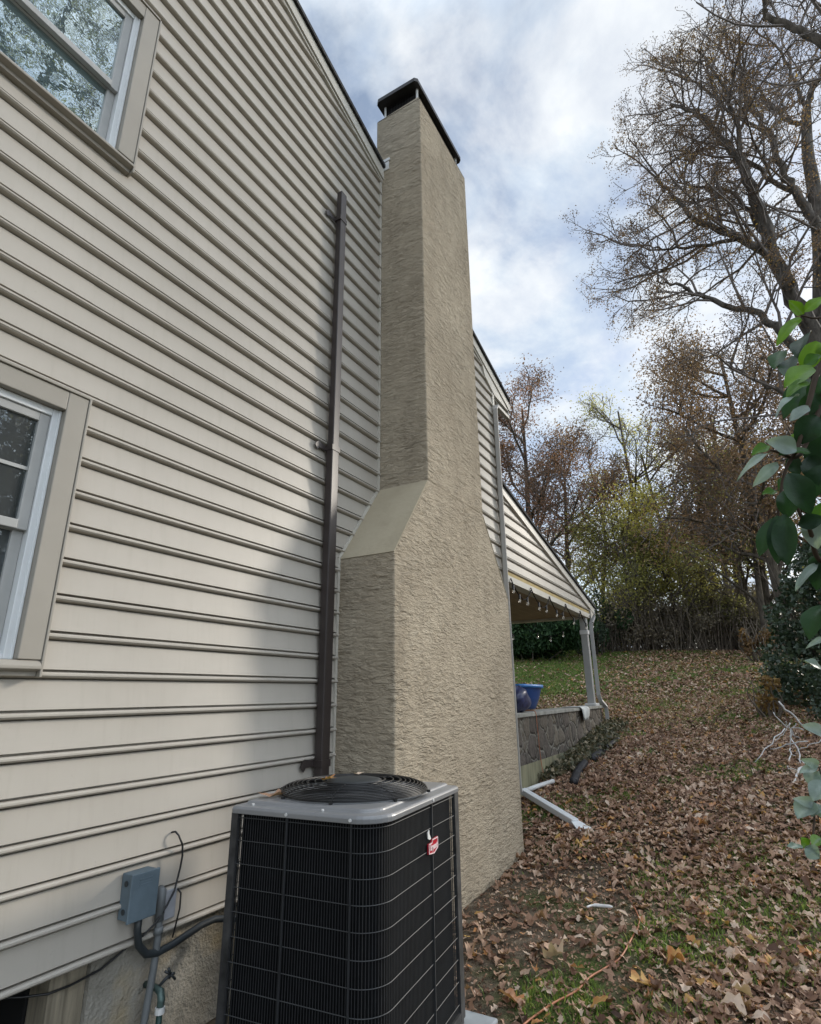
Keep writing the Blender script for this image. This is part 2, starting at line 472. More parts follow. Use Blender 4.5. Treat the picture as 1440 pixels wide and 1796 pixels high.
class MB:
    def __init__(s):
        s.v, s.f = [], []

    def add(s, v, f):
        o = len(s.v)
        s.v += [tuple(map(float, p)) for p in v]
        s.f += [tuple(i + o for i in q) for q in f]
        return s

    def box(s, x0, x1, y0, y1, z0, z1):
        return s.add([(x0, y0, z0), (x1, y0, z0), (x1, y1, z0), (x0, y1, z0), (x0, y0, z1), (x1, y0, z1), (x1, y1, z1), (x0, y1, z1)],
                     [(0, 3, 2, 1), (4, 5, 6, 7), (0, 1, 5, 4), (1, 2, 6, 5), (2, 3, 7, 6), (3, 0, 4, 7)])

    def prism(s, poly, h0, h1, axis='x'):
        n = len(poly)
        def P(a, b, h):
            return (h, a, b) if axis == 'x' else ((a, h, b) if axis == 'y' else (a, b, h))
        v = [P(a, b, h0) for a, b in poly] + [P(a, b, h1) for a, b in poly]
        f = [tuple(range(n))[::-1], tuple(range(n, 2 * n))] + [(i, (i + 1) % n, n + (i + 1) % n, n + i) for i in range(n)]
        return s.add(v, f)

    def tube(s, pts, r, n=6, caps=True):
        pts = np.array(pts, float)
        k = len(pts)
        r = np.full(k, r, float) if np.isscalar(r) else np.array(r, float)
        tg = np.gradient(pts, axis=0)
        tg /= np.linalg.norm(tg, axis=1)[:, None] + 1e-9
        ref = np.array([0, 0, 1.0]) if abs(tg[0][2]) < 0.9 else np.array([1.0, 0, 0])
        o = len(s.v)
        a = np.cross(tg[0], ref)
        a /= np.linalg.norm(a) + 1e-9
        for i in range(k):
            a = a - tg[i] * np.dot(a, tg[i])
            a /= np.linalg.norm(a) + 1e-9
            b = np.cross(tg[i], a)
            for j in range(n):
                th = 2 * math.pi * j / n
                s.v.append(tuple(pts[i] + r[i] * (math.cos(th) * a + math.sin(th) * b)))
        for i in range(k - 1):
            for j in range(n):
                j2 = (j + 1) % n
                s.f.append((o + i * n + j, o + i * n + j2, o + (i + 1) * n + j2, o + (i + 1) * n + j))
        if caps:
            s.f.append(tuple(o + j for j in range(n))[::-1])
            s.f.append(tuple(o + (k - 1) * n + j for j in range(n)))
        return s

    def rect_tube(s, pts, w, d, side):
        """rectangular pipe along pts; side = vector giving the width direction"""
        pts = [np.array(p, float) for p in pts]
        o = len(s.v)
        side = np.array(side, float)
        k = len(pts)
        for i in range(k):
            t = pts[min(i + 1, k - 1)] - pts[max(i - 1, 0)]
            t /= np.linalg.norm(t)
            a = side - t * np.dot(side, t)
            a /= np.linalg.norm(a)
            b = np.cross(t, a)
            for sa, sb in ((-1, -1), (1, -1), (1, 1), (-1, 1)):
                s.v.append(tuple(pts[i] + a * sa * w / 2 + b * sb * d / 2))
        for i in range(k - 1):
            for j in range(4):
                j2 = (j + 1) % 4
                s.f.append((o + i * 4 + j, o + i * 4 + j2, o + (i + 1) * 4 + j2, o + (i + 1) * 4 + j))
        s.f.append((o + 3, o + 2, o + 1, o))
        e = o + (k - 1) * 4
        s.f.append((e, e + 1, e + 2, e + 3))
        return s

    def build(s, name, mat, parent=None, smooth=False, bevel=0.0):
        me = bpy.data.meshes.new(name)
        me.from_pydata(s.v, [], s.f)
        me.materials.append(mat)
        ob = bpy.data.objects.new(name, me)
        col.objects.link(ob)
        if parent:
            ob.parent = parent
        if smooth:
            me.shade_smooth()
        if bevel:
            b = ob.modifiers.new('bevel', 'BEVEL')
            b.width = bevel
            b.segments = 2
            b.limit_method = 'ANGLE'
        return ob


def np_mesh(name, V, F, mat, parent=None, tone=None, smooth=False):
    """V (n,3); F list of (m,k) int arrays"""
    me = bpy.data.meshes.new(name)
    V = np.ascontiguousarray(V, dtype=np.float32)
    me.vertices.add(len(V))
    me.vertices.foreach_set('co', V.ravel())
    loops = np.concatenate([f.ravel() for f in F]).astype(np.int32)
    tot = np.concatenate([np.full(len(f), f.shape[1], np.int32) for f in F])
    st = np.concatenate([[0], np.cumsum(tot)[:-1]]).astype(np.int32)
    me.loops.add(len(loops))
    me.loops.foreach_set('vertex_index', loops)
    me.polygons.add(len(tot))
    me.polygons.foreach_set('loop_start', st)
    me.polygons.foreach_set('loop_total', tot)
    if smooth:
        me.polygons.foreach_set('use_smooth', np.ones(len(tot), bool))
    me.update(calc_edges=True)
    me.validate()
    if tone is not None:
        at = me.attributes.new('tone', 'FLOAT', 'POINT')
        at.data.foreach_set('value', np.ascontiguousarray(tone, np.float32))
    me.materials.append(mat)
    ob = bpy.data.objects.new(name, me)
    col.objects.link(ob)
    if parent:
        ob.parent = parent
    return ob


def tag(o, label, cat=None, group=None, kind=None):
    if label:
        o['label'] = label
    if cat:
        o['category'] = cat
    if group:
        o['group'] = group
    if kind:
        o['kind'] = kind
    return o


def thing(name, label, cat, loc=(0, 0, 0), rz=0.0, group=None):
    o = bpy.data.objects.new(name, None)
    o.empty_display_size = 0.2
    col.objects.link(o)
    o.location = loc
    o.rotation_euler = (0, 0, rz)
    bpy.context.view_layer.update()
    return tag(o, label, cat, group)


def wpart(mb, name, mat, root, **k):
    """build a world-coordinate mesh as a part of a root that stands elsewhere"""
    inv = root.matrix_world.inverted()
    mb.v = [tuple(inv @ Vector(p)) for p in mb.v]
    return mb.build(name, mat, root, **k)


def spart(mb, name, mat, part, root, **k):
    """sub-part: world coordinates, child of a part (parts have identity local matrix)"""
    inv = root.matrix_world.inverted()
    mb.v = [tuple(inv @ Vector(p)) for p in mb.v]
    return mb.build(name, mat, part, **k)


# ------------------------------------------------------------------ ground
YS = [-20, 0, 3, 4.5, 5.75, 7.25, 10, 12.3, 26, 40, 100, 400]
ZS = [0, 0, .03, .06, .11, .38, .70, .95, 3.2, 3.6, 4, 6]


def gz(x, y):
    x = np.asarray(x, float)
    y = np.asarray(y, float)
    s = sum(np.interp(y + k * .4, YS, ZS) for k in (-2, -1, 0, 1, 2)) / 5
    t = np.clip((y - 12) / 14, 0, 1)
    s = s - .06 * t * np.clip(x - .7, -6, 6)
    return s + .012 * np.sin(2.1 * x + 1.3 * y) * np.sin(1.7 * y - .9 * x + 1) + .006 * np.sin(7 * x) * np.sin(6.1 * y + 2)


def axis(a, b, step, lim):
    core = list(np.arange(a, b + 1e-6, step))
    lo, hi, d = [], [], step
    x = a
    while x > -lim:
        d *= 1.35
        x -= d
        lo.append(x)
    d, x = step, b
    while x < lim:
        d *= 1.35
        x += d
        hi.append(x)
    return np.array(lo[::-1] + core + hi)


gx, gy = axis(-9, 9, .2, 450), axis(-1, 30, .2, 450)
XX, YY = np.meshgrid(gx, gy)
GV = np.stack([XX.ravel(), YY.ravel(), gz(XX, YY).ravel()], 1)
nx, ny = len(gx), len(gy)
ii = (np.arange(ny - 1)[:, None] * nx + np.arange(nx - 1)[None, :]).ravel()
g = np_mesh('ground', GV, [np.stack([ii, ii + 1, ii + nx + 1, ii + nx], 1)], M['ground'], smooth=True)
tag(g, 'leaf-strewn backyard soil and lawn rising behind the house', 'ground', kind='structure')

# ------------------------------------------------------------------ house
house = thing('house', 'two-storey house with beige beaded siding and taupe trimmed windows', 'house', (0, 1.5, 0))
ROW, Z0 = .165, 1.5531


def rake(y):
    return 7.19 - .305 * (y - 4)


RIDGE = 1.0
WINS = [(0.40, 1.352, 1.695, 2.985), (0.38, 1.352, 4.455, 5.70)]
PROF = [(-.038, -.016), (-.0335, .010), (-.0305, .024), (-.024, .031), (-.0165, .031), (-.0105, .024), (-.0085, .014), (-.008, -.014),
        (.0016, -.014), (.0022, .020), (.124, .004), (.1268, -.016)]


def siding(z_lo, z_hi, ylim, wins=(), xoff=0.0, z0=Z0):
    mb = MB()
    n0 = math.ceil((z_lo - z0 + .038) / ROW - 1e-6)
    n1 = int((z_hi - z0) / ROW) + 1
    for n in range(n0, n1 + 1):
        zc = z0 + ROW * n
        for (d0, x0), (d1, x1) in zip(PROF, PROF[1:]):
            za, zb = zc + d0, min(zc + d1, z_hi)
            if za >= z_hi:
                continue
            la, ra = ylim(za)
            lb, rb = ylim(zb)
            if ra - la < .01 or rb - lb < -.4:
                continue
            rb = max(rb, lb)
            zm = (za + zb) / 2
            cuts = sorted([(w[0] + .03, w[1] - .03) for w in wins if w[2] + .03 < zm < w[3] - .03])
            segs = [(la, lb)]
            for c0, c1 in cuts:
                segs += [(c0, c0), (c1, c1)]
            segs.append((ra, rb))
            for k in range(0, len(segs), 2):
                (a0, b0), (a1, b1) = segs[k], segs[k + 1]
                # butt seam between two lengths of siding: the nearer one laps over by a millimetre or so
                sy = -1.6 + ((n * 3.7 + 2.1 * (n % 3)) % 8.3)
                if d0 > .0 and d1 < .13 and a0 + .3 < sy < a1 - .3 and b0 + .3 < sy < b1 - .3:
                    mb.add([(x0 + xoff, a0, za), (x0 + xoff, sy, za), (x1 + xoff, sy, zb), (x1 + xoff, b0, zb)], [(0, 1, 2, 3)])
                    mb.add([(x0 + xoff - .0022, sy, za), (x0 + xoff - .0022, a1, za), (x1 + xoff - .0022, b1, zb), (x1 + xoff - .0022, sy, zb)], [(0, 1, 2, 3)])
                    continue
                mb.add([(x0 + xoff, a0, za), (x0 + xoff, a1, za), (x1 + xoff, b1, zb), (x1 + xoff, b0, zb)], [(0, 1, 2, 3)])
    return mb


def gable_lim(z):
    yr = 4 + (7.19 - .10 - z) / .305
    return max(-4.3, 2 * RIDGE - yr), min(7.075, yr)


sd = siding(.52, 8.0, gable_lim, WINS)
wpart(sd, 'siding', M['siding'], house)
# solid body behind the siding (kept clear of the basement opening)
body = MB()
body.prism([(-4.3, 4.0), (7.12, 4.0), (7.12, 6.05), (RIDGE, 7.85), (-4.3, 6.1)], -.06, -8.0)
body.box(-8.0, -.06, -4.3, 7.12, .55, 3.99)
wpart(body, 'wall', M['siding'], house)
# rear wall facing the yard, seen under the porch
fd = MB()
fd.box(-8.0, -.03, 1.84, 7.12, -.4, .548)
fd.box(-.7, -.03, -4.3, .55, -.4, .548)
fnd = wpart(fd, 'foundation', M['foundation'], house)
# basement opening: dark well with a weathered jamb
op = MB()
op.box(-.8, -.7, .3, 1.84, -.4, .547)
op.box(-.7, -.175, 1.66, 1.839, -.4, .547)
op.box(-.7, -.06, .551, 1.66, .535, .547)
bo = wpart(op, 'basement_opening', M['dark'], house)
j = MB()
j.box(-.17, -.035, 1.67, 1.745, -.4, .545)
j.box(-.14, -.05, 1.748, 1.838, -.4, .545)
spart(j, 'jamb', M['wood'], bo, house, bevel=.004)
# corner post and J-channel
cp = MB()
cp.box(-.03, .026, 7.078, 7.15, .52, rake(7.2) - .2)
wpart(cp, 'corner_post', M['trim'], house, bevel=.006)
ch = MB()
for a, b in (((3.455, .53), (3.455, 2.62)), ((3.455, 2.62), (4.012, 3.37)), ((4.012, 3.37), (4.012, rake(4.0) - .2))):
    ch.rect_tube([(.012, a[0], a[1]), (.012, b[0], b[1])], .022, .026, (1, 0, 0))
wpart(ch, 'trim_channel', M['trim'], house)
# rake boards
YE = 7.72


def rake_strip(o0, o1, x0, x1, y0=RIDGE, y1=YE):
    return MB().prism([(y0, rake(y0) + o0), (y1, rake(y1) + o0), (y1, rake(y1) + o1), (y0, rake(y0) + o1)], x0, x1)


rk = MB()
for o0, o1, x1 in ((-.20, -.172, .032), (-.168, -.034, .048)):
    s = rake_strip(o0, o1, .0, x1)
    rk.add(s.v, s.f)
    s = MB().prism([(2 * RIDGE - a, b) for a, b in [(RIDGE, rake(RIDGE) + o0), (6.7, rake(6.7) + o0), (6.7, rake(6.7) + o1), (RIDGE, rake(RIDGE) + o1)]], .0, x1)
    rk.add(s.v, s.f)
# boxed return at the eave
rk.prism([(6.72, rake(6.72) - .2), (6.80, rake(6.72) - .36), (7.15, rake(7.72) - .20), (7.70, rake(7.72) - .205), (7.70, rake(7.70) - .2)], .0, .036)
wpart(rk, 'rake_board', M['trim'], house)
rf = MB()
for sgn in (1, -1):
    def yy(y):
        return y if sgn > 0 else 2 * RIDGE - y
    ye = YE + .02 if sgn > 0 else 6.8
    rf.prism([(yy(RIDGE), rake(RIDGE) - .03), (yy(ye), rake(ye) - .03), (yy(ye), rake(ye) + .015), (yy(RIDGE), rake(RIDGE) + .015)], -8.1, .075)
roof = wpart(rf, 'roof', M['shingle'], house)
so_ = MB()
so_.box(-8.0, .0, 7.12, 7.70, rake(7.72) - .23, rake(7.72) - .21)
so_.box(-8.0, .0, 7.68, 7.70, rake(7.72) - .208, rake(7.72) - .035)
wpart(so_, 'soffit', M['trim'], house)
gt = MB()
zg = rake(7.72) - .06
gt.prism([(7.705, zg), (7.705, zg - .12), (7.78, zg - .12), (7.83, zg - .05), (7.83, zg), (7.815, zg), (7.815, zg - .045), (7.775, zg - .105), (7.72, zg - .105), (7.72, zg)], -8.0, .04)
gt.prism([(7.705, zg), (7.705, zg - .12), (7.78, zg - .12), (7.83, zg - .05), (7.83, zg)], .041, .044)
wpart(gt, 'gutter', M['pvc'], house)


def window(y0, y1, z0, z1, zm, up_mat, lo_mat, label):
    """taupe picture-frame casing, white frame, two sashes"""
    cw = .095
    c = MB()
    xo = .062
    # casing boards, butted
    c.box(-.02, xo, y1 - cw, y1, z0 + .06, z1)
    c.box(-.02, xo, y0, y0 + cw, z0 + .06, z1)
    c.box(-.02, xo - .002, y0 + cw, y1 - cw, z1 - cw, z1)
    win = wpart(c, 'window', M['casing'], house, bevel=.004)
    tag(win, label)
    t = MB()
    # raised outer lip of the casing, head drip and sill
    t.box(.0, xo + .004, y1 + .001, y1 + .013, z0 - .01, z1 + .014)
    t.box(.0, xo + .006, y0 - .016, y0 - .001, z0 - .01, z1 + .014)
    t.box(.0, xo + .008, y0, y1, z1 + .001, z1 + .016)
    spart(t, 'drip_edge', M['casing'], win, house, bevel=.003)
    sl_ = MB()
    sl_.prism([(.0, z0 + .058), (.055, z0 + .058), (xo + .012, z0 + .036), (xo + .012, z0 + .022), (.04, z0 + .012), (.04, z0 - .006), (.0, z0 - .006)], y0, y1, 'y')
    spart(sl_, 'sill', M['casing'], win, house, bevel=.003)
    f = MB()
    fy0, fy1, fz0, fz1 = y0 + cw + .001, y1 - cw - .001, z0 + .06, z1 - cw - .001
    fw_ = .036
    f.box(-.05, .024, fy1 - fw_, fy1, fz0, fz1)
    f.box(-.05, .024, fy0, fy0 + fw_, fz0, fz1)
    f.box(-.05, .022, fy0 + fw_, fy1 - fw_, fz1 - fw_, fz1)
    f.box(-.05, .022, fy0 + fw_, fy1 - fw_, fz0, fz0 + .02)
    f.box(-.02, .030, fy1 - .012, fy1, fz0, fz1)
    spart(f, 'frame', M['white'], win, house, bevel=.003)
    a0, a1 = fy0 + fw_ + .001, fy1 - fw_ - .001
    for (nm, b0, b1, xs, xg, mat, mm) in (('upper', zm - .02, fz1 - fw_ - .001, .012, -.004, M['grey_sash'], up_mat), ('lower', fz0 + .021, zm + .016, -.016, -.030, M['grey_sash'], lo_mat)):
        s = MB()
        w = .045
        bb = .04
        s.box(xs - .026, xs, a1 - w, a1, b0, b1)
        s.box(xs - .026, xs, a0, a0 + w, b0, b1)
        s.box(xs - .026, xs - .001, a0 + w, a1 - w, b1 - bb, b1)
        s.box(xs - .026, xs + (.006 if nm == 'upper' else -.001), a0 + w, a1 - w, b0, b0 + bb)
        spart(s, 'sash', mat, win, house, bevel=.003)
        p = MB()
        p.box(xg - .004, xg, a0 + w - .004, a1 - w + .004, b0 + bb - .004, b1 - bb + .004)
        spart(p, 'pane', mm, win, house)
        if nm == 'upper' and z0 < 3:
            mu = MB()
            mu.box(xg + .001, xg + .008, a0 + w, a1 - w, (b0 + b1) / 2 - .008, (b0 + b1) / 2 + .008)
            spart(mu, 'muntin', M['grey_sash'], win, house)
    return win


window(*WINS[0], 2.317, M['pane_low'], M['screen'], 'lower window with dark glass')
window(*WINS[1], 4.965, M['pane_up'], M['pane_up'], 'upper window reflecting sky and branches')

# ------------------------------------------------------------------ chimney
XF = .514
chim = thing('chimney', 'tall tan stucco chimney with sloped shoulders on the siding wall', 'chimney', (.25, 4.62, .05))
ZT = 7.93
st = MB()
prof = [(3.467, -.35), (5.85, -.35), (5.85, 2.56), (5.25, 3.36), (5.24, ZT), (4.03, ZT), (4.03, 3.36), (3.467, 2.609)]
st.prism(prof, -.055, XF)
# sloping crown
o = len(st.v)
b0 = [(-.055, 4.03, ZT), (XF, 4.03, ZT), (XF, 5.24, ZT), (-.055, 5.24, ZT)]
b1 = [(.0, 4.06, ZT + .05), (XF - .035, 4.06, ZT + .08), (XF - .035, 5.16, ZT + .1), (.0, 5.16, ZT + .1)]
st.add(b0 + b1, [(4, 5, 6, 7), (0, 1, 5, 4), (1, 2, 6, 5), (2, 3, 7, 6), (3, 0, 4, 7)])
for zj in (3.372,):
    jn = MB()
    jn.box(XF - .002, XF + .0022, 4.034, 5.236, zj, zj + .007)
    if zj > 4:
        jn.box(.0, XF - .003, 4.0268, 4.034, zj, zj + .006)
    wpart(jn, 'joint_ridge', M['stucco'], chim)
stack = wpart(st, 'stack', M['stucco'], chim, bevel=.012)
for ya, za, yb, zb in ((3.467, 2.609, 4.03, 3.36), (5.85, 2.56, 5.25, 3.36)):
    L = math.hypot(yb - ya, zb - za)
    nyv, nzv = -(zb - za) / L, (yb - ya) / L
    if nzv < 0:
        nyv, nzv = -nyv, -nzv
    e = .006
    sh = MB()
    sh.prism([(ya, za), (yb, zb), (yb + nyv * e, zb + nzv * e), (ya + nyv * e, za + nzv * e)], .0, XF + .001)
    wpart(sh, 'shoulder', M['smooth_stucco'], chim)
# cap: hipped hood on legs with a wire screen
HZ = 8.18
hd = MB()
hx0, hx1, hy0, hy1 = -.045, XF - .015, 3.99, 5.19
def ring(x0, x1, y0, y1, z, c):
    return [(x0 + c, y0, z), (x1 - c, y0, z), (x1, y0 + c, z), (x1, y1 - c, z), (x1 - c, y1, z), (x0 + c, y1, z), (x0, y1 - c, z), (x0, y0 + c, z)]
r0 = ring(hx0, hx1, hy0, hy1, HZ, .03)
r1 = ring(hx0, hx1, hy0, hy1, HZ + .05, .03)
rr = ring(hx0 + .2, hx1 - .2, hy0 + .2, hy1 - .2, HZ + .11, .02)
hd.add(r0 + r1 + rr, [tuple(range(8))[::-1]] + [(i, (i + 1) % 8, 8 + (i + 1) % 8, 8 + i) for i in range(8)] + [(8 + i, 8 + (i + 1) % 8, 16 + (i + 1) % 8, 16 + i) for i in range(8)] + [tuple(range(16, 24))])
hood = wpart(hd, 'cap_hood', M['cap'], chim)
sc = MB()
q0, q1, w0, w1 = .04, XF - .075, 4.10, 5.10
zb0, zb1 = ZT + .055, HZ
k = 0
yv = w0
pts = [(x, y) for x in np.arange(q0, q1, .021) for y in (w0, w1)] + [(x, y) for y in np.arange(w0, w1, .021) for x in (q0, q1)]
for x, y in pts:
    sc.box(x - .0022, x + .0022, y - .0022, y + .0022, zb0, zb1)
for zz_ in np.arange(zb0 + .03, zb1, .05):
    sc.box(q0, q1, w0 - .0015, w0 + .0015, zz_, zz_ + .003)
    sc.box(q1 - .0015, q1 + .0015, w0, w1, zz_, zz_ + .003)
wpart(sc, 'cap_screen', M['cap'], chim)
sb = MB()
sb.box(q0 + .02, q1 - .02, w0 + .025, w1 - .03, zb0, zb1 - .012)
wpart(sb, 'flue', M['dark'], chim)
for x, y in ((q0 - .012, w0 - .012), (q1 + .012, w0 - .012), (q1 + .012, w1), (q0 - .012, w1)):
    lg = MB()
    lg.box(x - .011, x + .011, y - .006, y + .006, ZT + .04, HZ)
    wpart(lg, 'cap_leg', M['white_metal'], chim)
fl = MB()
fl.box(.0, .115, 4.018, 4.028, rake(4.03) - .06, rake(4.03) + .05)
fl.prism([(.0, rake(4.03) + .05), (.13, rake(4.03) + .06), (.13, rake(4.03) + .09), (.0, rake(4.03) + .1)], 4.012, 4.029, 'y')
wpart(fl, 'flashing', M['white_metal'], chim)

# ------------------------------------------------------------------ downspouts
bd = thing('downspout', 'dark brown downspout strapped to the siding beside the chimney', 'downspout', (.07, 3.262, 1.0))
pp = MB()
pp.rect_tube([(.070, 3.262, .80), (.070, 3.262, 3.48)], .088, .062, (0, 1, 0))
wpart(pp, 'pipe', M['brown_metal'], bd, bevel=.007)
pp = MB()
pp.rect_tube([(.072, 3.264, 3.45), (.072, 3.266, 6.07)], .080, .056, (0, 1, 0))
wpart(pp, 'pipe', M['brown_metal'], bd, bevel=.007)
for zz_ in (1.17, 3.46, 5.75):
    s = MB()
    s.box(.03, .105, 3.213, 3.311, zz_ - .022, zz_ + .022)
    s.prism([(3.213, zz_ + .02), (3.127, zz_ + .032), (3.102, zz_ + .012), (3.087, zz_ - .012), (3.117, zz_ - .045), (3.137, zz_ - .02), (3.213, zz_ - .02)], .028, .036)
    wpart(s, 'strap', M['brown_metal'], bd)

wd = thing('downspout', 'pale grey downspout at the far house corner with a white extension on the ground', 'downspout', (.06, 7.29, .4))
pp = MB()
pp.rect_tube([(.0, 7.76, zg - .11), (.0, 7.76, zg - .22), (.03, 7.68, zg - .28), (.06, 7.13, zg - .34), (.062, 7.062, zg - .42), (.062, 7.055, .56), (.066, 7.07, .48)], .062, .05, (1, .25, 0))
wpart(pp, 'pipe', M['dull_metal'], wd, bevel=.006)
ex = MB()
ex.rect_tube([(.05, 7.20, .475), (.10, 7.18, .46), (.83, 6.57, .31)], .085, .065, (.7, .75, 0))
exo = wpart(ex, 'extension', M['white'], wd, bevel=.008)
sc_ = MB()
sc_.prism([(-.045, 0), (.045, 0), (.085, .16), (.06, .25), (-.06, .25), (-.085, .16)], -.012, .0, 'z')
mt = Matrix.Translation((.82, 6.585, .325)) @ Matrix.Rotation(R(-132), 4, 'Z') @ Matrix.Rotation(R(-14), 4, 'X')
sc_.v = [tuple(mt @ Vector(p)) for p in sc_.v]
spart(sc_, 'scoop', M['white'], exo, wd)
e2 = MB()
e2.tube([(.03, 7.36, .455), (.10, 7.62, .475), (.22, 7.92, .505)], .028, 8)
wpart(e2, 'drain_arm', M['white_metal'], wd, smooth=True)

# ------------------------------------------------------------------ porch
porch = thing('porch', 'covered back porch with low-pitched sided gable end', 'porch', (-2.5, 9.8, .9))


def prake(y):
    return 4.46 - .215 * (y - 7.2)


PX = -6.0
def plim(z):
    return 7.153, min(12.25, 7.2 + (4.46 - .12 - z) / .215)
wpart(siding(3.21, 4.4, plim, (), -.012, 3.2485), 'gable', M['siding'], porch)
pr = MB()
pr.prism([(7.153, prake(7.153) - .16), (12.4, prake(12.4) - .16), (12.4, prake(12.4) - .03), (7.153, prake(7.153) - .03)], -.02, .04)
pr.prism([(12.1, 3.06), (12.42, 3.20), (12.42, prake(12.4) - .165), (12.1, prake(12.1) - .165)], -.02, .03)
wpart(pr, 'rake_board', M['trim'], porch)
pf = MB()
pf.prism([(7.13, prake(7.13) - .028), (12.5, prake(12.5) - .028), (12.5, prake(12.5) + .015), (7.13, prake(7.13) + .015)], PX, .07)
wpart(pf, 'roof', M['shingle'], porch)
bm = MB()
bm.box(-.14, .012, 7.155, 12.10, 3.06, 3.148)
bm.box(-6.0, -.141, 11.90, 12.10, 3.06, 3.29)
bm.box(-6.0, -5.86, 7.155, 11.89, 3.06, 3.29)
wpart(bm, 'beam', M['trim'], porch)
ys_ = MB()
ys_.box(-.14, -.004, 7.155, 12.09, 3.15, 3.208)
wpart(ys_, 'batten', M['yellow'], porch)
ce = MB()
for k in range(30):
    ce.box(-5.85 + k * .19, -5.85 + k * .19 + .186, 7.13, 11.89, 3.10, 3.115)
wpart(ce, 'ceiling', M['ceiling'], porch)
po = MB()
po.box(-.15, -.02, 11.80, 11.93, 1.36, 3.058)
post = wpart(po, 'post', M['grey_sash'], porch, bevel=.006)
pb = MB()
pb.box(-.19, .02, 11.72, 12.05, 1.355, 1.40)
spart(pb, 'post_collar', M['white_metal'], post, porch, bevel=.004)
pb = MB()
pb.box(-.165, -.005, 11.785, 11.945, 2.72, 2.80)
spart(pb, 'post_collar', M['white_metal'], post, porch, bevel=.004)
po = MB()
po.box(-5.98, -5.85, 11.9, 12.03, .95, 3.058)
wpart(po, 'post', M['grey_sash'], porch, bevel=.006)
ft = MB()
ft.box(-6.0, -.32, 7.13, 12.2, .3, .92)
wpart(ft, 'floor', M['concrete'], porch)

sw = thing('stone_wall', 'low fieldstone wall with a flat cap under the porch', 'wall', (-.15, 9.8, .7))
w = MB()
w.box(-.30, .0, 7.13, 12.27, .73, 1.30)
wpart(w, 'stonework', M['stone'], sw)
w = MB()
w.box(-.30, .004, 7.13, 12.28, .1, .73)
wpart(w, 'footing', M['concrete'], sw)
w = MB()
for a, b in ((7.13, 8.7), (8.703, 10.4), (10.403, 12.31)):
    w.box(-.34, .035, a, b, 1.301, 1.352)
wpart(w, 'cap', M['capstone'], sw, bevel=.008)

pd = thing('downspout', 'grey downspout beside the porch post, bent around the wall end', 'downspout', (.05, 12.2, .95))
p_ = MB()
p_.rect_tube([(.01, 12.44, 3.27), (.01, 12.42, 3.12), (.0, 12.14, 2.95), (.0, 12.12, 2.8), (.0, 12.14, 1.55), (.015, 12.2, 1.44), (.075, 12.34, 1.32), (.08, 12.35, 1.2), (.08, 12.35, .9)], .075, .06, (1, .2, 0))
wpart(p_, 'pipe', M['grey_sash'], pd, bevel=.006)
p_ = MB()
p_.box(-.03, .04, 12.40, 12.47, 3.2, 3.33)
wpart(p_, 'outlet', M['white_metal'], pd)

# string of lights under the beam
sl_t = thing('string_lights', 'string of clear bulbs drooping along the porch beam', 'string lights', (.03, 9.5, 3.0))
hooks = [7.36, 8.22, 9.17, 10.15, 11.2, 12.0]
cb = MB()
bulbs = []
for a, b in zip(hooks, hooks[1:]):
    pts = []
    for t in np.linspace(0, 1, 9):
        pts.append((.03, a + (b - a) * t, 3.075 - .30 * 4 * t * (1 - t) * (.62 if t < .5 else .7) + .01))
    cb.tube(pts, .008, 5)
    for t in (.34, .74) if b < 11 else (.45,):
        yb_ = a + (b - a) * t
        bulbs.append((.03, yb_, 3.085 - .30 * 4 * t * (1 - t) * (.62 if t < .5 else .7)))
for yb_ in hooks:
    cb.tube([(.022, yb_, 3.11), (.035, yb_, 3.075)], .01, 5)
bulbs += [(.03, 7.42, 3.02), (.035, 12.15, 2.98)]
wpart(cb, 'cable', M['ac_coil'], sl_t)
# far string along the yard-side beam
cb = MB()
fbs = []
for k in range(5):
    x0, x1 = -.3 - k * 1.1, -1.4 - k * 1.1
    pts = [(x0 + (x1 - x0) * t, 12.06, 3.06 - .32 * 4 * t * (1 - t)) for t in np.linspace(0, 1, 9)]
    cb.tube(pts, .008, 5)
    fbs += [pts[2], pts[4], pts[6]]
wpart(cb, 'cable', M['ac_coil'], sl_t)
for (x, y, z) in bulbs + fbs:
    so2 = MB()
    so2.tube([(x, y, z + .012), (x, y, z - .055)], .016, 7)
    sk = wpart(so2, 'socket', M['black'], sl_t)
    bb_ = MB()
    bb_.tube([(x, y, z - .056), (x, y, z - .068), (x, y, z - .085), (x, y, z - .102), (x, y, z - .112)], [.009, .016, .020, .016, .004], 8)
    spart(bb_, 'bulb', M['bulb'], sk, sl_t, smooth=True)

# things on the porch wall
tb = thing('plastic_tub', 'tilted blue plastic tub on the porch wall', 'tub', (-.28, 8.55, 1.353))
def tubring(cx, cy, cz, a, b, nrm, n=24):
    nrm = Vector(nrm).normalized()
    u = nrm.cross(Vector((1, .2, 0))).normalized()
    v = nrm.cross(u)
    return [tuple(Vector((cx, cy, cz)) + u * a * math.cos(2 * math.pi * i / n) * (1 - .12 * abs(math.sin(4 * math.pi * i / n))) + v * b * math.sin(2 * math.pi * i / n) * (1 - .12 * abs(math.sin(4 * math.pi * i / n)))) for i in range(n)]
rings = [tubring(-.28, 8.42, 1.375, .06, .10, (0, .1, 1)), tubring(-.28, 8.44, 1.385, .30, .16, (0, .08, 1)), tubring(-.28, 8.48, 1.53, .46, .21, (0, .05, 1)), tubring(-.28, 8.50, 1.68, .55, .25, (0, .02, 1))]
def loft(rings, close=True):
    mb = MB()
    n = len(rings[0])
    v = [p for r in rings for p in r]
    f = [(k * n + i, k * n + (i + 1) % n, (k + 1) * n + (i + 1) % n, (k + 1) * n + i) for k in range(len(rings) - 1) for i in range(n)]
    if close:
        f += [tuple(range(n))[::-1]]
    return mb.add(v, f)
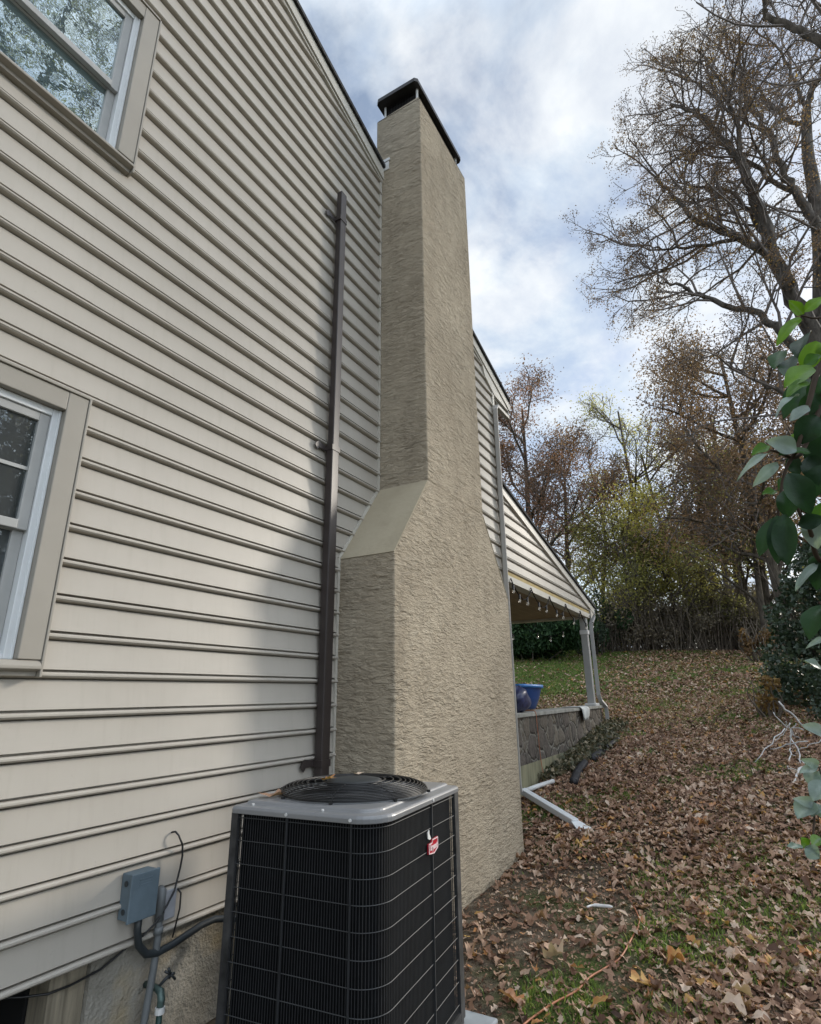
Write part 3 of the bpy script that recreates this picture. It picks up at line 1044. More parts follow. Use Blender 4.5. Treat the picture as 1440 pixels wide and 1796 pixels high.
wpart(loft(rings), 'shell', M['blue'], tb, smooth=True)
rim = [tubring(-.28, 8.50, 1.67, .555, .255, (0, .02, 1)), tubring(-.28, 8.50, 1.67, .59, .28, (0, .02, 1)), tubring(-.28, 8.50, 1.715, .585, .275, (0, .02, 1)), tubring(-.28, 8.50, 1.715, .54, .245, (0, .02, 1)), tubring(-.28, 8.50, 1.67, .555, .255, (0, .02, 1))]
wpart(loft(rim, False), 'rim', M['blue_rim'], tb, smooth=True)
def blob(cx, cy, cz, sx, sy, sz, seed, nu=16, nv=12, amp=.15):
    rg = random.Random(seed)
    ph = [rg.uniform(0, 6) for _ in range(8)]
    v, f = [], []
    for a in range(nv + 1):
        th = math.pi * a / nv
        for b in range(nu):
            p = 2 * math.pi * b / nu
            k = 1 + amp * (math.sin(3 * p + ph[0] + 2 * th) * .6 + math.sin(5 * th + 2 * p + ph[1]) * .5 + math.sin(7 * p + ph[2]) * .25)
            v.append((cx + sx * k * math.sin(th) * math.cos(p), cy + sy * k * math.sin(th) * math.sin(p), cz + sz * k * math.cos(th)))
    for a in range(nv):
        for b in range(nu):
            f.append((a * nu + b, a * nu + (b + 1) % nu, (a + 1) * nu + (b + 1) % nu, (a + 1) * nu + b))
    return MB().add(v, f)
bgm = blob(-.10, 7.72, 1.52, .13, .24, .165, 3)
tag(bgm.build('plastic_bag', M['bag'], None, True), 'crumpled dark blue plastic bag beside the blue tub', 'bag')
# cloth draped over the cap
cl = []
nu_, nv_ = 10, 12
path = [(-.25, 1.358), (-.1, 1.359), (.0, 1.362), (.045, 1.355), (.06, 1.32), (.062, 1.27), (.06, 1.22), (.055, 1.17)]
for i, (x, z) in enumerate(path):
    for jx in range(nu_ + 1):
        t = jx / nu_
        wv_ = .02 * math.sin(9 * t + i * .5) * (i > 2)
        sag = .05 * math.sin(math.pi * t) * (i > 3) * (i / 7)
        cl.append((x + .012 * math.sin(12 * t) * (i > 2) + (.01 if i > 3 else 0), 10.30 + .62 * t * (1 - .06 * max(i - 3, 0)) + .05 * i * .5, z + (.035 - .05 * (1 - t)) * (i > 4) + wv_ * .3 - sag * .8))
cf = [(i * (nu_ + 1) + jx, i * (nu_ + 1) + jx + 1, (i + 1) * (nu_ + 1) + jx + 1, (i + 1) * (nu_ + 1) + jx) for i in range(len(path) - 1) for jx in range(nu_)]
co = MB().add(cl, cf).build('rag', M['cloth'], None, True)
sm = co.modifiers.new('solid', 'SOLIDIFY')
sm.thickness = .006
tag(co, 'white rag draped over the stone wall cap', 'rag')
# black drain pipe pieces
for k, (pts, lab) in enumerate((([(.47, 7.97, .50), (.41, 8.4, .55), (.40, 8.62, .585), (.385, 8.98, .63)], 'nearer black corrugated drain pipe lying along the stone wall'),
                                ([(.45, 9.2, .66), (.455, 9.6, .70), (.47, 9.93, .73), (.52, 10.9, .83)], 'farther black drain pipe narrowing uphill along the wall'))):
    P = []
    rad = []
    pts = np.array(pts)
    for t in np.linspace(0, len(pts) - 1.001, 60):
        i = int(t)
        P.append(pts[i] + (pts[i + 1] - pts[i]) * (t - i))
        rad.append((.052 if k == 0 else (.056 if t < 1.2 else .036)) + (.004 if len(P) % 2 else 0))
    tag(MB().tube(P, rad, 10).build('drain_pipe', M['drain'], None, True), lab, 'pipe', 'black drain pipes by the stone wall')

# ------------------------------------------------------------------ air conditioner
AW, AD, ATH = .76, .92, R(5.2)
AZ0, AZ1 = .055, 1.09
# local frame: x along the front, y along the depth; front right corner at (1.225, 2.18)
u_ = Vector((math.cos(ATH), math.sin(ATH), 0))
B_ = Vector((1.222, 2.185, 0))
A_ = B_ - u_ * AW
ac = thing('air_conditioner', 'dark grey air conditioner condenser with black wire sides and fan on top', 'air conditioner', (A_.x, A_.y, 0.0), ATH)
RC, RS = .13, .02


def outline(inset=0.0, rc=RC, rs=RS, n=8, grow=0.0):
    """rounded plan outline, large radius at the front-right and rear-left bends, counter-clockwise from the front-left post"""
    x0, x1, y0, y1 = inset, AW - inset, inset, AD - inset
    rb = max(rc - inset, .01)
    rsm = max(rs - inset * .3, .005)
    pts = []
    for cx, cy, r, a0 in ((x0 + rsm, y0 + rsm, rsm, 180), (x1 - rb, y0 + rb, rb, 270), (x1 - rsm, y1 - rsm, rsm, 0), (x0 + rb, y1 - rb, rb, 90)):
        for i in range(n + 1):
            a = R(a0 + 90 * i / n)
            pts.append((cx + r * math.cos(a), cy + r * math.sin(a)))
    return pts


def loft_z(secs):
    rings_ = [[(x, y, z) for x, y in o] for o, z in secs]
    mb = loft(rings_)
    n = len(rings_[0])
    mb.f.append(tuple(range((len(rings_) - 1) * n, len(rings_) * n)))
    return mb


loft_z([(outline(.03), AZ0 + .05), (outline(.03), AZ1 - .002)]).build('coil', M['ac_coil'], ac)
loft_z([(outline(-.005), AZ0), (outline(-.005), AZ0 + .055), (outline(.03), AZ0 + .058)]).build('base_pan', M['post'], ac)
# wire guard: resample the outline by arc length
def arclen(pts):
    P = np.array(pts + [pts[0]])
    d = np.concatenate([[0], np.cumsum(np.linalg.norm(np.diff(P, axis=0), axis=1))])
    return P, d
P_, d_ = arclen(outline(.004))
wires = MB()
s_ = 0.0
while s_ < d_[-1]:
    x = np.interp(s_, d_, P_[:, 0])
    y = np.interp(s_, d_, P_[:, 1])
    wires.box(x - .0011, x + .0011, y - .0011, y + .0011, AZ0 + .05, AZ1 - .002)
    s_ += .0135
P2, d2 = arclen(outline(.0015, n=10))
for zz_ in [AZ1 - .02 - .0925 * k for k in range(11)]:
    if zz_ > AZ0 + .06:
        MB().tube([(x, y, zz_) for x, y in P2], .0019, 5, False).build('guard_hoop', M['ac_hoop'], ac)
wires.build('wire_guard', M['ac_wire'], ac)
# heavier vertical straps with screws
for (x, y) in ((AW * .40, -.003), (AW - RC - .0, -.003), (AW + .003, AD * .60)):
    w = MB()
    w.box(x - .0035, x + .0035, y - .0035, y + .0035, AZ0 + .05, AZ1 + .006)
    sp = w.build('strap_wire', M['ac_wire'], ac)
    w = MB()
    dx, dy = (.006, 0) if x > AW else (0, -.006)
    w.tube([(x + dx * .5, y + dy * .5, AZ1 + .011), (x + dx * 2.2, y + dy * 2.2, AZ1 + .011)], .007, 8)
    w.build('screw', M['white_metal'], sp)
for (x, y, sx, sy) in ((0, 0, 1, 1), (AW, AD, -1, -1)):
    w = MB()
    L = [(x - sx * .006, y - sy * .006), (x + sx * .03, y - sy * .006), (x + sx * .03, y + sy * .004), (x + sx * .004, y + sy * .004), (x + sx * .004, y + sy * .05), (x - sx * .006, y + sy * .05)]
    if sx * sy < 0:
        L = L[::-1]
    w.prism(L, AZ0 + .02, AZ1 - .001, 'z')
    w.build('corner_post', M['post'], ac)
top = loft_z([(outline(.02), AZ1 - .004), (outline(-.012), AZ1 - .003), (outline(-.013), AZ1 + .017), (outline(-.005), AZ1 + .027), (outline(.035), AZ1 + .033), (outline(.042), AZ1 + .043), (outline(.05), AZ1 + .046), (outline(.09), AZ1 + .047)])
tp = top.build('top_panel', M['ac_grey'], ac, bevel=.003)
# fan: dark well, blades and domed wire guard
FC = (AW * .50, AD * .49)
FR = .372
ZF = AZ1 + .048
def disc(r, z, n=40):
    return [(FC[0] + r * math.cos(2 * math.pi * i / n), FC[1] + r * math.sin(2 * math.pi * i / n), z) for i in range(n)]
loft([disc(FR - .01, ZF), disc(FR + .004, ZF), disc(FR + .004, ZF + .004), disc(FR - .012, ZF + .004)]).build('fan_well', M['well'], ac)
bl = MB()
for k in range(4):
    a = k * math.pi / 2 + .4
    for da in (0,):
        pts = []
        for r_, wv_ in ((.05, .35), (.18, .42), (.29, .45)):
            pts.append((FC[0] + r_ * math.cos(a - wv_), FC[1] + r_ * math.sin(a - wv_), ZF + .006))
            pts.append((FC[0] + r_ * math.cos(a + wv_), FC[1] + r_ * math.sin(a + wv_), ZF + .020))
        bl.add(pts, [(0, 1, 3, 2), (2, 3, 5, 4)])
bl.build('fan_blades', M['ac_grey'], ac)
GH = .046
def dome(r):
    return ZF + .006 + GH * math.sqrt(max(0, 1 - (min(r, FR) / (FR + .003)) ** 4))
gd = MB()
for k in range(13):
    tk = math.pi / 2 * k / 13.5
    r_ = FR * math.sqrt(math.cos(tk))
    if r_ < .13:
        continue
    zr = ZF + .006 + GH * math.sin(tk)
    gd.tube([(x, y, zr) for x, y, _ in disc(r_, 0, 48)] + [(*disc(r_, 0, 48)[0][:2], zr)], .0029, 5, False)
for r_ in (.16, .20, .24):
    gd.tube(disc(r_, dome(r_), 44) + [disc(r_, dome(r_), 44)[0]], .0029, 5, False)
for k in range(8):
    a = 2 * math.pi * k / 8 + .25
    pts = [(FC[0] + FR * math.sqrt(math.cos(t_)) * math.cos(a), FC[1] + FR * math.sqrt(math.cos(t_)) * math.sin(a), ZF + .003 + GH * math.sin(t_)) for t_ in np.linspace(0, 1.5, 12)]
    pts.insert(0, (FC[0] + (FR + .012) * math.cos(a), FC[1] + (FR + .012) * math.sin(a), ZF + .003))
    gd.tube(pts, .0034, 5)
fg = gd.build('fan_guard', M['black'], ac, True)
hb = loft([disc(.14, dome(.14) - .03, 28), disc(.14, dome(.14) - .002, 28), disc(.125, dome(.14) + .003, 28), disc(.01, dome(.14) + .004, 28)], False)
hb.f.append(tuple(range(3 * 28, 4 * 28)))
hb.build('motor_cover', M['whip'], ac, True)
for k in range(8):
    a = 2 * math.pi * k / 8 + .25
    w = MB()
    w.tube([(FC[0] + (FR + .012) * math.cos(a), FC[1] + (FR + .012) * math.sin(a), ZF - .001), (FC[0] + (FR + .012) * math.cos(a), FC[1] + (FR + .012) * math.sin(a), ZF + .010)], .009, 8)
    w.build('guard_foot', M['black'], fg)
for (x, y) in ((AW * .62, .022), (AW * .12, .022)):
    w = MB()
    w.tube([(x, y, AZ1 + .030), (x, y, AZ1 + .038)], .006, 8)
    w.build('screw', M['white_metal'], tp)
# badge with lettering on the right side
bx, by, bz = AW + .006, AD * .60, .905
bd_ = MB()
shape = [(-.062, .042), (.062, .042), (.062, -.026), (.0, -.058), (-.062, -.026)]
shape = [(.058, .027), (.058, -.020), (.006, -.037), (-.060, -.029), (-.060, .014), (-.02, .014), (-.014, .027)]
bd_.prism([(by + a, bz + b) for a, b in shape], bx - .004, bx + .003)
badge = bd_.build('badge', M['red'], ac)
ln = MB()
for (a, b), (c, d) in zip(shape, shape[1:] + shape[:1]):
    k = .92
    ln.rect_tube([(bx + .004, by + a * k, bz - .005 + (b + .005) * k), (bx + .004, by + c * k, bz - .005 + (d + .005) * k)], .0045, .002, (0, c - a + .3, d - b + .1))
ln.build('badge_border', M['pink'], badge)
tcv = bpy.data.curves.new('lettering', 'FONT')
tcv.body = 'bryant'
tcv.size = .036
tcv.shear = .18
tcv.extrude = .001
tcv.offset = .0012
tcv.align_x = 'CENTER'
tob = bpy.data.objects.new('tmp_text', tcv)
col.objects.link(tob)
bpy.context.view_layer.update()
tme = bpy.data.meshes.new_from_object(tob.evaluated_get(bpy.context.evaluated_depsgraph_get()))
bpy.data.objects.remove(tob)
tme.transform(Matrix.Translation((bx + .0052, by - .002, bz - .016)) @ Matrix(((0, 0, 1, 0), (1, 0, 0, 0), (0, 1, 0, 0), (0, 0, 0, 1))) @ Matrix.Diagonal((.92, 1.0, 1, 1)))
tme.materials.clear()
tme.materials.append(M['pink'])
to2 = bpy.data.objects.new('lettering', tme)
col.objects.link(to2)
to2.parent = badge
tgm = MB()
tgm.prism([(by - .065, bz + .038), (by - .043, bz + .030), (by - .030, bz + .034), (by - .048, bz + .056), (by - .052, bz + .074), (by - .068, bz + .064)], bx, bx + .004)
tgm.build('tie_tag', M['tag'], ac)
pdm = MB()
pdm.box(A_.x - .06, B_.x + .05, 2.1, 3.22, -.1, .052)
pdo = pdm.build('condenser_pad', M['pad'], None, bevel=.01)
tag(pdo, 'grey plastic pad under the air conditioner', 'pad')

# ------------------------------------------------------------------ electrics and pipes on the wall
eb = thing('disconnect_box', 'blue-grey electrical box mounted on the siding', 'electrical box', (0, 1.97, .65))
w = MB()
w.box(.013, .085, 1.905, 2.035, .655, .838)
wpart(w, 'enclosure', M['box'], eb, bevel=.004)
w = MB()
w.box(.087, .099, 1.894, 2.040, .650, .842)
wpart(w, 'cover', M['box'], eb, bevel=.004)
w = MB()
for zz_ in (.812, .801, .790):
    w.box(.0992, .1005, 1.935, 2.0, zz_, zz_ + .004)
wpart(w, 'warning_ridges', M['box'], eb)
for z_ in (.69, .80):
    w = MB()
    w.tube([(.05, 1.9045, z_), (.05, 1.901, z_)], .012, 10)
    wpart(w, 'knockout', M['whip'], eb)
wc = MB()
wc.tube([(.05, 1.99, .66), (.05, 1.99, .60), (.05, 2.005, .535), (.05, 2.05, .487), (.05, 2.11, .472), (.05, 2.19, .478), (.05, 2.27, .492), (.05, 2.36, .508), (.055, 2.44, .512), (.09, 2.55, .49), (.2, 2.62, .45), (.33, 2.62, .42)], .0165, 9)
tag(wc.build('conduit', M['whip'], None, True), 'dark flexible conduit curving from the electrical box to the air conditioner', 'conduit')
pv = thing('conduit', 'straight grey pipe with square elbow rising up the foundation', 'conduit', (.04, 2.1, .0))
w = MB()
w.tube([(.045, 2.105, .70), (.045, 2.107, .58), (.045, 2.11, .54), (.045, 2.105, .42), (.05, 2.08, .22), (.05, 2.06, .0)], .0165, 10)
wpart(w, 'pipe', M['pvc'], pv, smooth=True)
w = MB()
w.tube([(.045, 2.105, .60), (.045, 2.105, .70), (.043, 2.108, .718), (.02, 2.115, .72)], .021, 10)
w.tube([(.045, 2.109, .545), (.045, 2.108, .575)], .021, 10)
wpart(w, 'elbow', M['pvc'], pv, smooth=True)
w = MB()
w.box(.012, .034, 2.13, 2.205, .585, .712)
tag(w.build('junction_box', M['pale_box'], None, bevel=.006), 'small pale plastic cover behind the grey pipe', 'junction box')
w = MB()
w.tube([(.034, 2.205, .705), (.05, 2.214, .685), (.05, 2.216, .62), (.04, 2.212, .56), (.03, 2.207, .50)], .004, 6)
tag(w.build('wire', M['black'], None, True), 'thin short wire hanging from the pale plastic cover', 'wire')
w = MB()
w.tube([(.0, 2.15, .955), (.035, 2.155, .962), (.05, 2.166, .945), (.055, 2.19, .90), (.055, 2.196, .85), (.055, 2.19, .80), (.06, 2.165, .71), (.062, 2.13, .66), (.06, 2.08, .605), (.045, 2.03, .565), (.01, 2.0, .54), (-.01, 1.95, .505), (-.018, 1.88, .475), (-.022, 1.75, .462), (-.022, 1.66, .466), (-.07, 1.58, .475), (-.2, 1.4, .51)], .0048, 7)
tag(w.build('cable', M['black'], None, True), 'long black cable looping from the siding down across the foundation', 'cable')
hbt = thing('hose_bib', 'weathered brass spigot on the foundation behind the grey pipe', 'spigot', (0, 2.14, .3))
w = MB()
w.tube([(-.03, 2.13, .33), (.05, 2.13, .33), (.085, 2.125, .325), (.10, 2.12, .30), (.10, 2.118, .275)], [.014, .014, .017, .017, .016], 9)
wpart(w, 'body', M['brass'], hbt, smooth=True)
w = MB()
w.tube([(.06, 2.13, .335), (.075, 2.15, .36), (.085, 2.165, .375)], .007, 7)
for k in range(5):
    a = k * 2 * math.pi / 5
    w.tube([(.088, 2.168, .378), (.088 + .01 * math.cos(a), 2.168 + .028 * math.cos(a + 1), .378 + .03 * math.sin(a))], .006, 6)
wpart(w, 'handle', M['whip'], hbt, smooth=True)
w = MB()
w.tube([(.10, 2.118, .274), (.10, 2.118, .25)], .021, 10)
wpart(w, 'coupling', M['white_metal'], hbt)
w = MB()
w.tube([(.10, 2.118, .255), (.10, 2.12, .18), (.095, 2.125, .08), (.1, 2.13, .0)], .0135, 9)
tag(w.build('garden_hose', M['hose'], None, True), 'dark green garden hose hanging from the spigot', 'hose')

# orange extension cord: over the porch wall, along the ground under leaves, towards the camera
oc = MB()
def gl(pts, h):
    return [(x, y, float(gz(x, y)) + h) for x, y in pts]
def smooth_path(pts, k=6):
    pts = np.array(pts, float)
    P = np.vstack([2 * pts[0] - pts[1], pts, 2 * pts[-1] - pts[-2]])
    out = []
    for i in range(1, len(P) - 2):
        for t in np.linspace(0, 1, k, endpoint=False):
            a, b, c, d = P[i - 1], P[i], P[i + 1], P[i + 2]
            out.append(.5 * ((2 * b) + (-a + c) * t + (2 * a - 5 * b + 4 * c - d) * t * t + (-a + 3 * b - 3 * c + d) * t ** 3))
    out.append(pts[-1])
    return out
cp_ = [(-.3, 8.05, 1.37), (-.1, 8.0, 1.37), (.035, 7.95, 1.36), (.05, 7.95, 1.2), (.04, 8.0, 1.0), (.03, 8.05, .8), (.04, 8.08, .6)] + gl([(.12, 7.95), (.5, 7.23), (.78, 6.77), (1.07, 6.24)], .012) + gl([(1.4, 5.6)], -.01) + gl([(1.66, 4.95), (1.715, 4.7), (1.71, 4.47), (1.69, 4.16), (1.63, 3.99), (1.58, 3.85), (1.55, 3.66), (1.48, 3.5), (1.43, 3.36), (1.40, 3.25), (1.36, 3.0), (1.3, 2.6)], .016)
oc.tube(smooth_path(cp_), .0052, 7)
tag(oc.build('extension_cord', M['orange'], None, True), 'orange extension cord snaking over the porch wall and leafy ground', 'cord')
w = MB()
w.tube(smooth_path(gl([(1.36, 4.74), (1.40, 4.80), (1.52, 4.84)], .05)), [.007] * 6 + [.011] * 6 + [.005], 6)
tag(w.build('wood_scrap', M['stick'], None, True), 'small white scrap beside the orange cord end', 'scrap')

# ------------------------------------------------------------------ vegetation helpers
rng = np.random.default_rng(11)


class Tubes:
    """fast collection of tapered tubes"""
    def __init__(s):
        s.V, s.F, s.n = [], [], 0

    def add(s, pts, rad, n):
        k = len(pts)
        tg = np.gradient(pts, axis=0)
        tg /= np.linalg.norm(tg, axis=1)[:, None] + 1e-9
        ref = np.array([.31, .17, .93]) if abs(tg[0, 2]) < .85 else np.array([.95, .2, .1])
        a = np.cross(tg, ref)
        a /= np.linalg.norm(a, axis=1)[:, None] + 1e-9
        b = np.cross(tg, a)
        th = 2 * math.pi * np.arange(n) / n
        ringv = pts[:, None, :] + rad[:, None, None] * (np.cos(th)[None, :, None] * a[:, None, :] + np.sin(th)[None, :, None] * b[:, None, :])
        i = np.arange(k - 1)[:, None] * n
        jj = np.arange(n)[None, :]
        j2 = (jj + 1) % n
        f = np.stack([i + jj, i + j2, i + n + j2, i + n + jj], -1).reshape(-1, 4) + s.n
        s.V.append(ringv.reshape(-1, 3))
        s.F.append(f)
        s.n += k * n

    def build(s, name, mat, parent, origin):
        if not s.V:
            return None
        return np_mesh(name, np.concatenate(s.V) - np.array(origin), [np.concatenate(s.F)], mat, parent, smooth=True)


def rand_dir(d, ang):
    """unit vector at about ang from d"""
    a = rng.normal(size=3)
    a -= d * a.dot(d)
    a /= np.linalg.norm(a) + 1e-9
    return d * math.cos(ang) + a * math.sin(ang)


def grow(T, tips, p, d, L, r, lev, maxlev, kids, ratio=.55, wob=.16, upb=.05, seg=4, spread=(.5, 1.0), rmin=.006):
    k = seg + 1
    pts = np.empty((k, 3))
    pts[0] = p
    st_ = L / seg
    dd = d.copy()
    for i in range(1, k):
        dd = dd + rng.normal(size=3) * wob
        dd[2] += upb
        dd /= np.linalg.norm(dd)
        pts[i] = pts[i - 1] + dd * st_
    rad = np.maximum(np.linspace(r, r * .45, k), rmin)
    T[0 if r > .045 else 1].add(pts, rad, 6 if r > .045 else 3)
    branch_along(T, tips, pts, L, r, lev, maxlev, kids, ratio, wob, upb, spread, rmin, .22)


def branch_along(T, tips, pts, L, r, lev, maxlev, kids, ratio, wob, upb, spread, rmin, t0):
    k = len(pts)
    if lev >= maxlev:
        tips.append(pts[-1])
        tips.append(pts[k // 2])
        return
    nk = kids[min(lev, len(kids) - 1)]
    for q in range(nk):
        t = t0 + (1 - t0) * (q + rng.random()) / nk
        x = t * (k - 1)
        i = min(int(x), k - 2)
        pos = pts[i] + (pts[i + 1] - pts[i]) * (x - i)
        dl = pts[i + 1] - pts[i]
        dl = dl / (np.linalg.norm(dl) + 1e-9)
        grow(T, tips, pos, rand_dir(dl, rng.uniform(*spread)), L * ratio * rng.uniform(.7, 1.25) * (1.1 - .45 * t), r * .5 * (1.1 - .4 * t),
             lev + 1, maxlev, kids, ratio, wob, upb, 4 if lev < 2 else 3, spread, rmin)


def leaf_quads(C, size, name, mat, parent, origin, tone=None, aspect=.5, flat=0.0, droop=None):
    n = len(C)
    s = size * rng.uniform(.6, 1.35, n)[:, None]
    a = rng.normal(size=(n, 3))
    if droop is not None:
        a = a * droop[0] + np.array(droop[1])
    if flat:
        a[:, 2] *= (1 - flat)
    a /= np.linalg.norm(a, axis=1)[:, None] + 1e-9
    b = np.cross(a, rng.normal(size=(n, 3)))
    b /= np.linalg.norm(b, axis=1)[:, None] + 1e-9
    nn = np.cross(a, b)
    C = C - np.array(origin)
    bend = nn * s * .22
    V = np.stack([C - a * s * .5, C + b * s * aspect * .5 - a * s * .05 + bend, C + a * s * .5, C - b * s * aspect * .5 - a * s * .05 + bend], 1).reshape(-1, 3)
    i = np.arange(n)[:, None] * 4
    F = np.concatenate([i + np.array([[0, 1, 2]]), i + np.array([[0, 2, 3]])])
    if tone is None:
        tone = rng.random(n)
    return np_mesh(name, V, [F], mat, parent, np.repeat(tone, 4))


def spline(pts, k=5):
    return np.array(smooth_path(pts, k))


def clumps(tips, per, sig):
    tips = np.array(tips)
    return np.repeat(tips, per, 0) + rng.normal(size=(len(tips) * per, 3)) * sig


# ---------------- the two tall bare trees at the right
def tall_tree(name, label, cat, base, trunk, limbs, trunk_r, mats, leaf_m, leaf_n, leaf_s, kids=(13, 6, 4), Lk=2.5, group=None, keep=None):
    root = thing(name, label, cat, base, 0, group)
    T = [Tubes(), Tubes()]
    tips = []
    tr = spline(trunk)
    T[0].add(tr, np.linspace(trunk_r[0], trunk_r[1], len(tr)), 10)
    for pts, ra, rb, mul in limbs:
        P = spline(pts)
        P = P + rng.normal(size=P.shape) * .03
        T[0].add(P, np.linspace(ra * .8, rb * .7, len(P)), 7)
        L = np.linalg.norm(np.diff(P, axis=0), axis=1).sum()
        kk = (int(kids[0] * mul * L / 6 + 2),) + tuple(kids[1:])
        branch_along(T, tips, P, Lk / .55, .085, 0, 3, kk, .55, .17, .045, (.45, 1.15), .007, .12)
    T[0].build('trunk', mats[0], root, base)
    T[1].build('twigs', mats[1], root, base)
    C = clumps(tips, leaf_n, .085)
    tone = np.clip(rng.normal(.45, .22, len(C)) + .25 * np.sin(C[:, 0] * 1.7 + C[:, 2] * 1.1), 0, 1)
    if keep is not None:
        k = keep(C)
        C, tone = C[k], tone[k]
    leaf_quads(C, leaf_s, 'crown', leaf_m, root, base, tone)
    return root


limbs1 = [
    ([(5.31, 14.52, 9.54), (5.0, 14.45, 11.27), (4.89, 14.34, 12.69), (4.75, 14.24, 14.25), (4.59, 14.14, 15.22), (4.28, 14.06, 16.01), (3.94, 13.98, 16.92), (3.44, 13.9, 17.45)], .24, .06, 1.1),
    ([(5.1, 14.4, 10.3), (4.89, 14.2, 11.52), (4.41, 14.15, 12.3), (3.88, 14.09, 12.98), (3.42, 14.0, 13.46), (3.08, 13.89, 14.2), (2.8, 13.78, 14.85), (2.54, 13.66, 15.29)], .15, .035, 1.2),
    ([(5.2, 14.3, 8.2), (4.59, 13.74, 9.33), (4.21, 13.67, 10.0), (3.26, 13.63, 10.79), (2.79, 13.52, 11.25), (2.26, 13.39, 11.58)], .14, .03, 1.1),
    ([(4.95, 14.4, 11.6), (4.79, 14.72, 13.08), (4.48, 14.64, 14.33), (3.87, 14.59, 14.82), (3.09, 14.51, 15.43)], .10, .03, 1.0),
    ([(4.3, 14.1, 12.5), (3.23, 13.99, 12.64), (2.64, 14.0, 12.84), (2.2, 14.0, 13.24)], .07, .02, .9),
    ([(4.7, 14.2, 14.6), (4.75, 13.9, 16.2), (4.6, 13.8, 17.6), (4.3, 13.7, 18.8)], .09, .03, 1.0),
    ([(5.25, 14.55, 8.6), (6.1, 14.2, 9.4), (7.0, 13.8, 10.6), (7.8, 13.4, 12.2)], .13, .03, .5),
    ([(5.2, 14.4, 7.4), (4.5, 14.2, 8.0), (3.9, 14.0, 8.5), (3.3, 13.8, 9.1)], .09, .02, .9),
]
tall_tree('bare_tree', 'tall half-bare tree with limbs leaning left over the lawn', 'tree', (5.0, 15.0, 1.2),
          [(5.0, 15.0, 1.0), (4.95, 14.9, 4.0), (5.0, 14.81, 6.6), (5.19, 14.66, 8.21), (5.31, 14.52, 9.6)], limbs1, (.30, .19), (M['bark'], M['twig']), M['l_bare'], 12, .05, (11, 6, 4), 2.4)
limbs2 = [
    ([(5.9, 16.4, 10.2), (6.15, 15.61, 12.41), (6.1, 15.62, 13.5), (5.93, 15.66, 14.6), (5.79, 15.68, 15.53), (5.74, 15.7, 16.74), (5.58, 15.73, 17.77), (5.42, 15.76, 18.85), (5.54, 15.73, 20.21)], .19, .05, .9),
    ([(6.87, 16.46, 17.89), (7.19, 16.38, 18.58), (7.39, 16.32, 18.75), (7.77, 16.2, 20.07)], .13, .05, .7),
    ([(6.80, 16.46, 17.4), (6.4, 16.58, 17.96), (6.09, 16.64, 19.09), (5.75, 16.71, 20.29), (5.4, 16.6, 21.4)], .09, .03, 1.0),
    ([(5.93, 15.66, 14.6), (5.3, 15.6, 15.6), (4.7, 15.5, 16.9), (4.2, 15.4, 18.2), (3.6, 15.3, 19.2)], .09, .03, 1.2),
    ([(5.7, 15.7, 16.9), (5.0, 15.7, 18.2), (4.4, 15.6, 19.6), (3.7, 15.5, 20.6)], .07, .03, 1.2),
    ([(6.87, 16.46, 17.89), (6.7, 16.2, 19.5), (6.4, 16.0, 21.0)], .08, .03, .8),
]
tall_tree('bare_tree', 'upright grey-barked bare tree at the right edge, forking high up', 'tree', (5.75, 16.75, 1.4),
          [(5.75, 16.75, 1.2), (5.7, 16.75, 5.0), (5.79, 16.7, 9.74), (6.34, 16.59, 13.23), (6.54, 16.55, 15.11), (6.64, 16.52, 16.46), (6.87, 16.46, 17.89)], limbs2, (.29, .12), (M['bark'], M['twig']), M['l_bare'], 4, .045, (10, 6, 4), 2.4)
limbs3 = [
    ([(8.3, 11.3, 10.5), (7.2, 11.3, 12.4), (6.5, 11.36, 13.5), (6.14, 11.48, 14.49), (5.84, 11.56, 15.34), (5.49, 11.66, 16.19), (5.51, 11.65, 16.68), (5.62, 11.62, 17.73)], .17, .04, .75),
    ([(6.5, 11.4, 13.6), (6.2, 11.2, 15.0), (6.0, 11.1, 16.6)], .06, .02, .7),
    ([(8.6, 11.3, 12.0), (9.2, 11.0, 14.0), (9.5, 10.6, 16.0)], .13, .04, .5),
]
tall_tree('bare_tree', 'bare tree reaching a dark forked branch into the top right corner', 'tree', (8.9, 11.3, .85),
          [(8.9, 11.3, .7), (8.8, 11.3, 4.0), (8.5, 11.3, 8.0), (8.3, 11.3, 10.5), (8.6, 11.3, 12.0)], limbs3, (.24, .12), (M['bark2'], M['twig']), M['l_bare'], 2, .045, (10, 6, 4), 2.2)


def polar(az, d):
    return CAM[0] + d * math.sin(R(az)), d * math.cos(R(az))


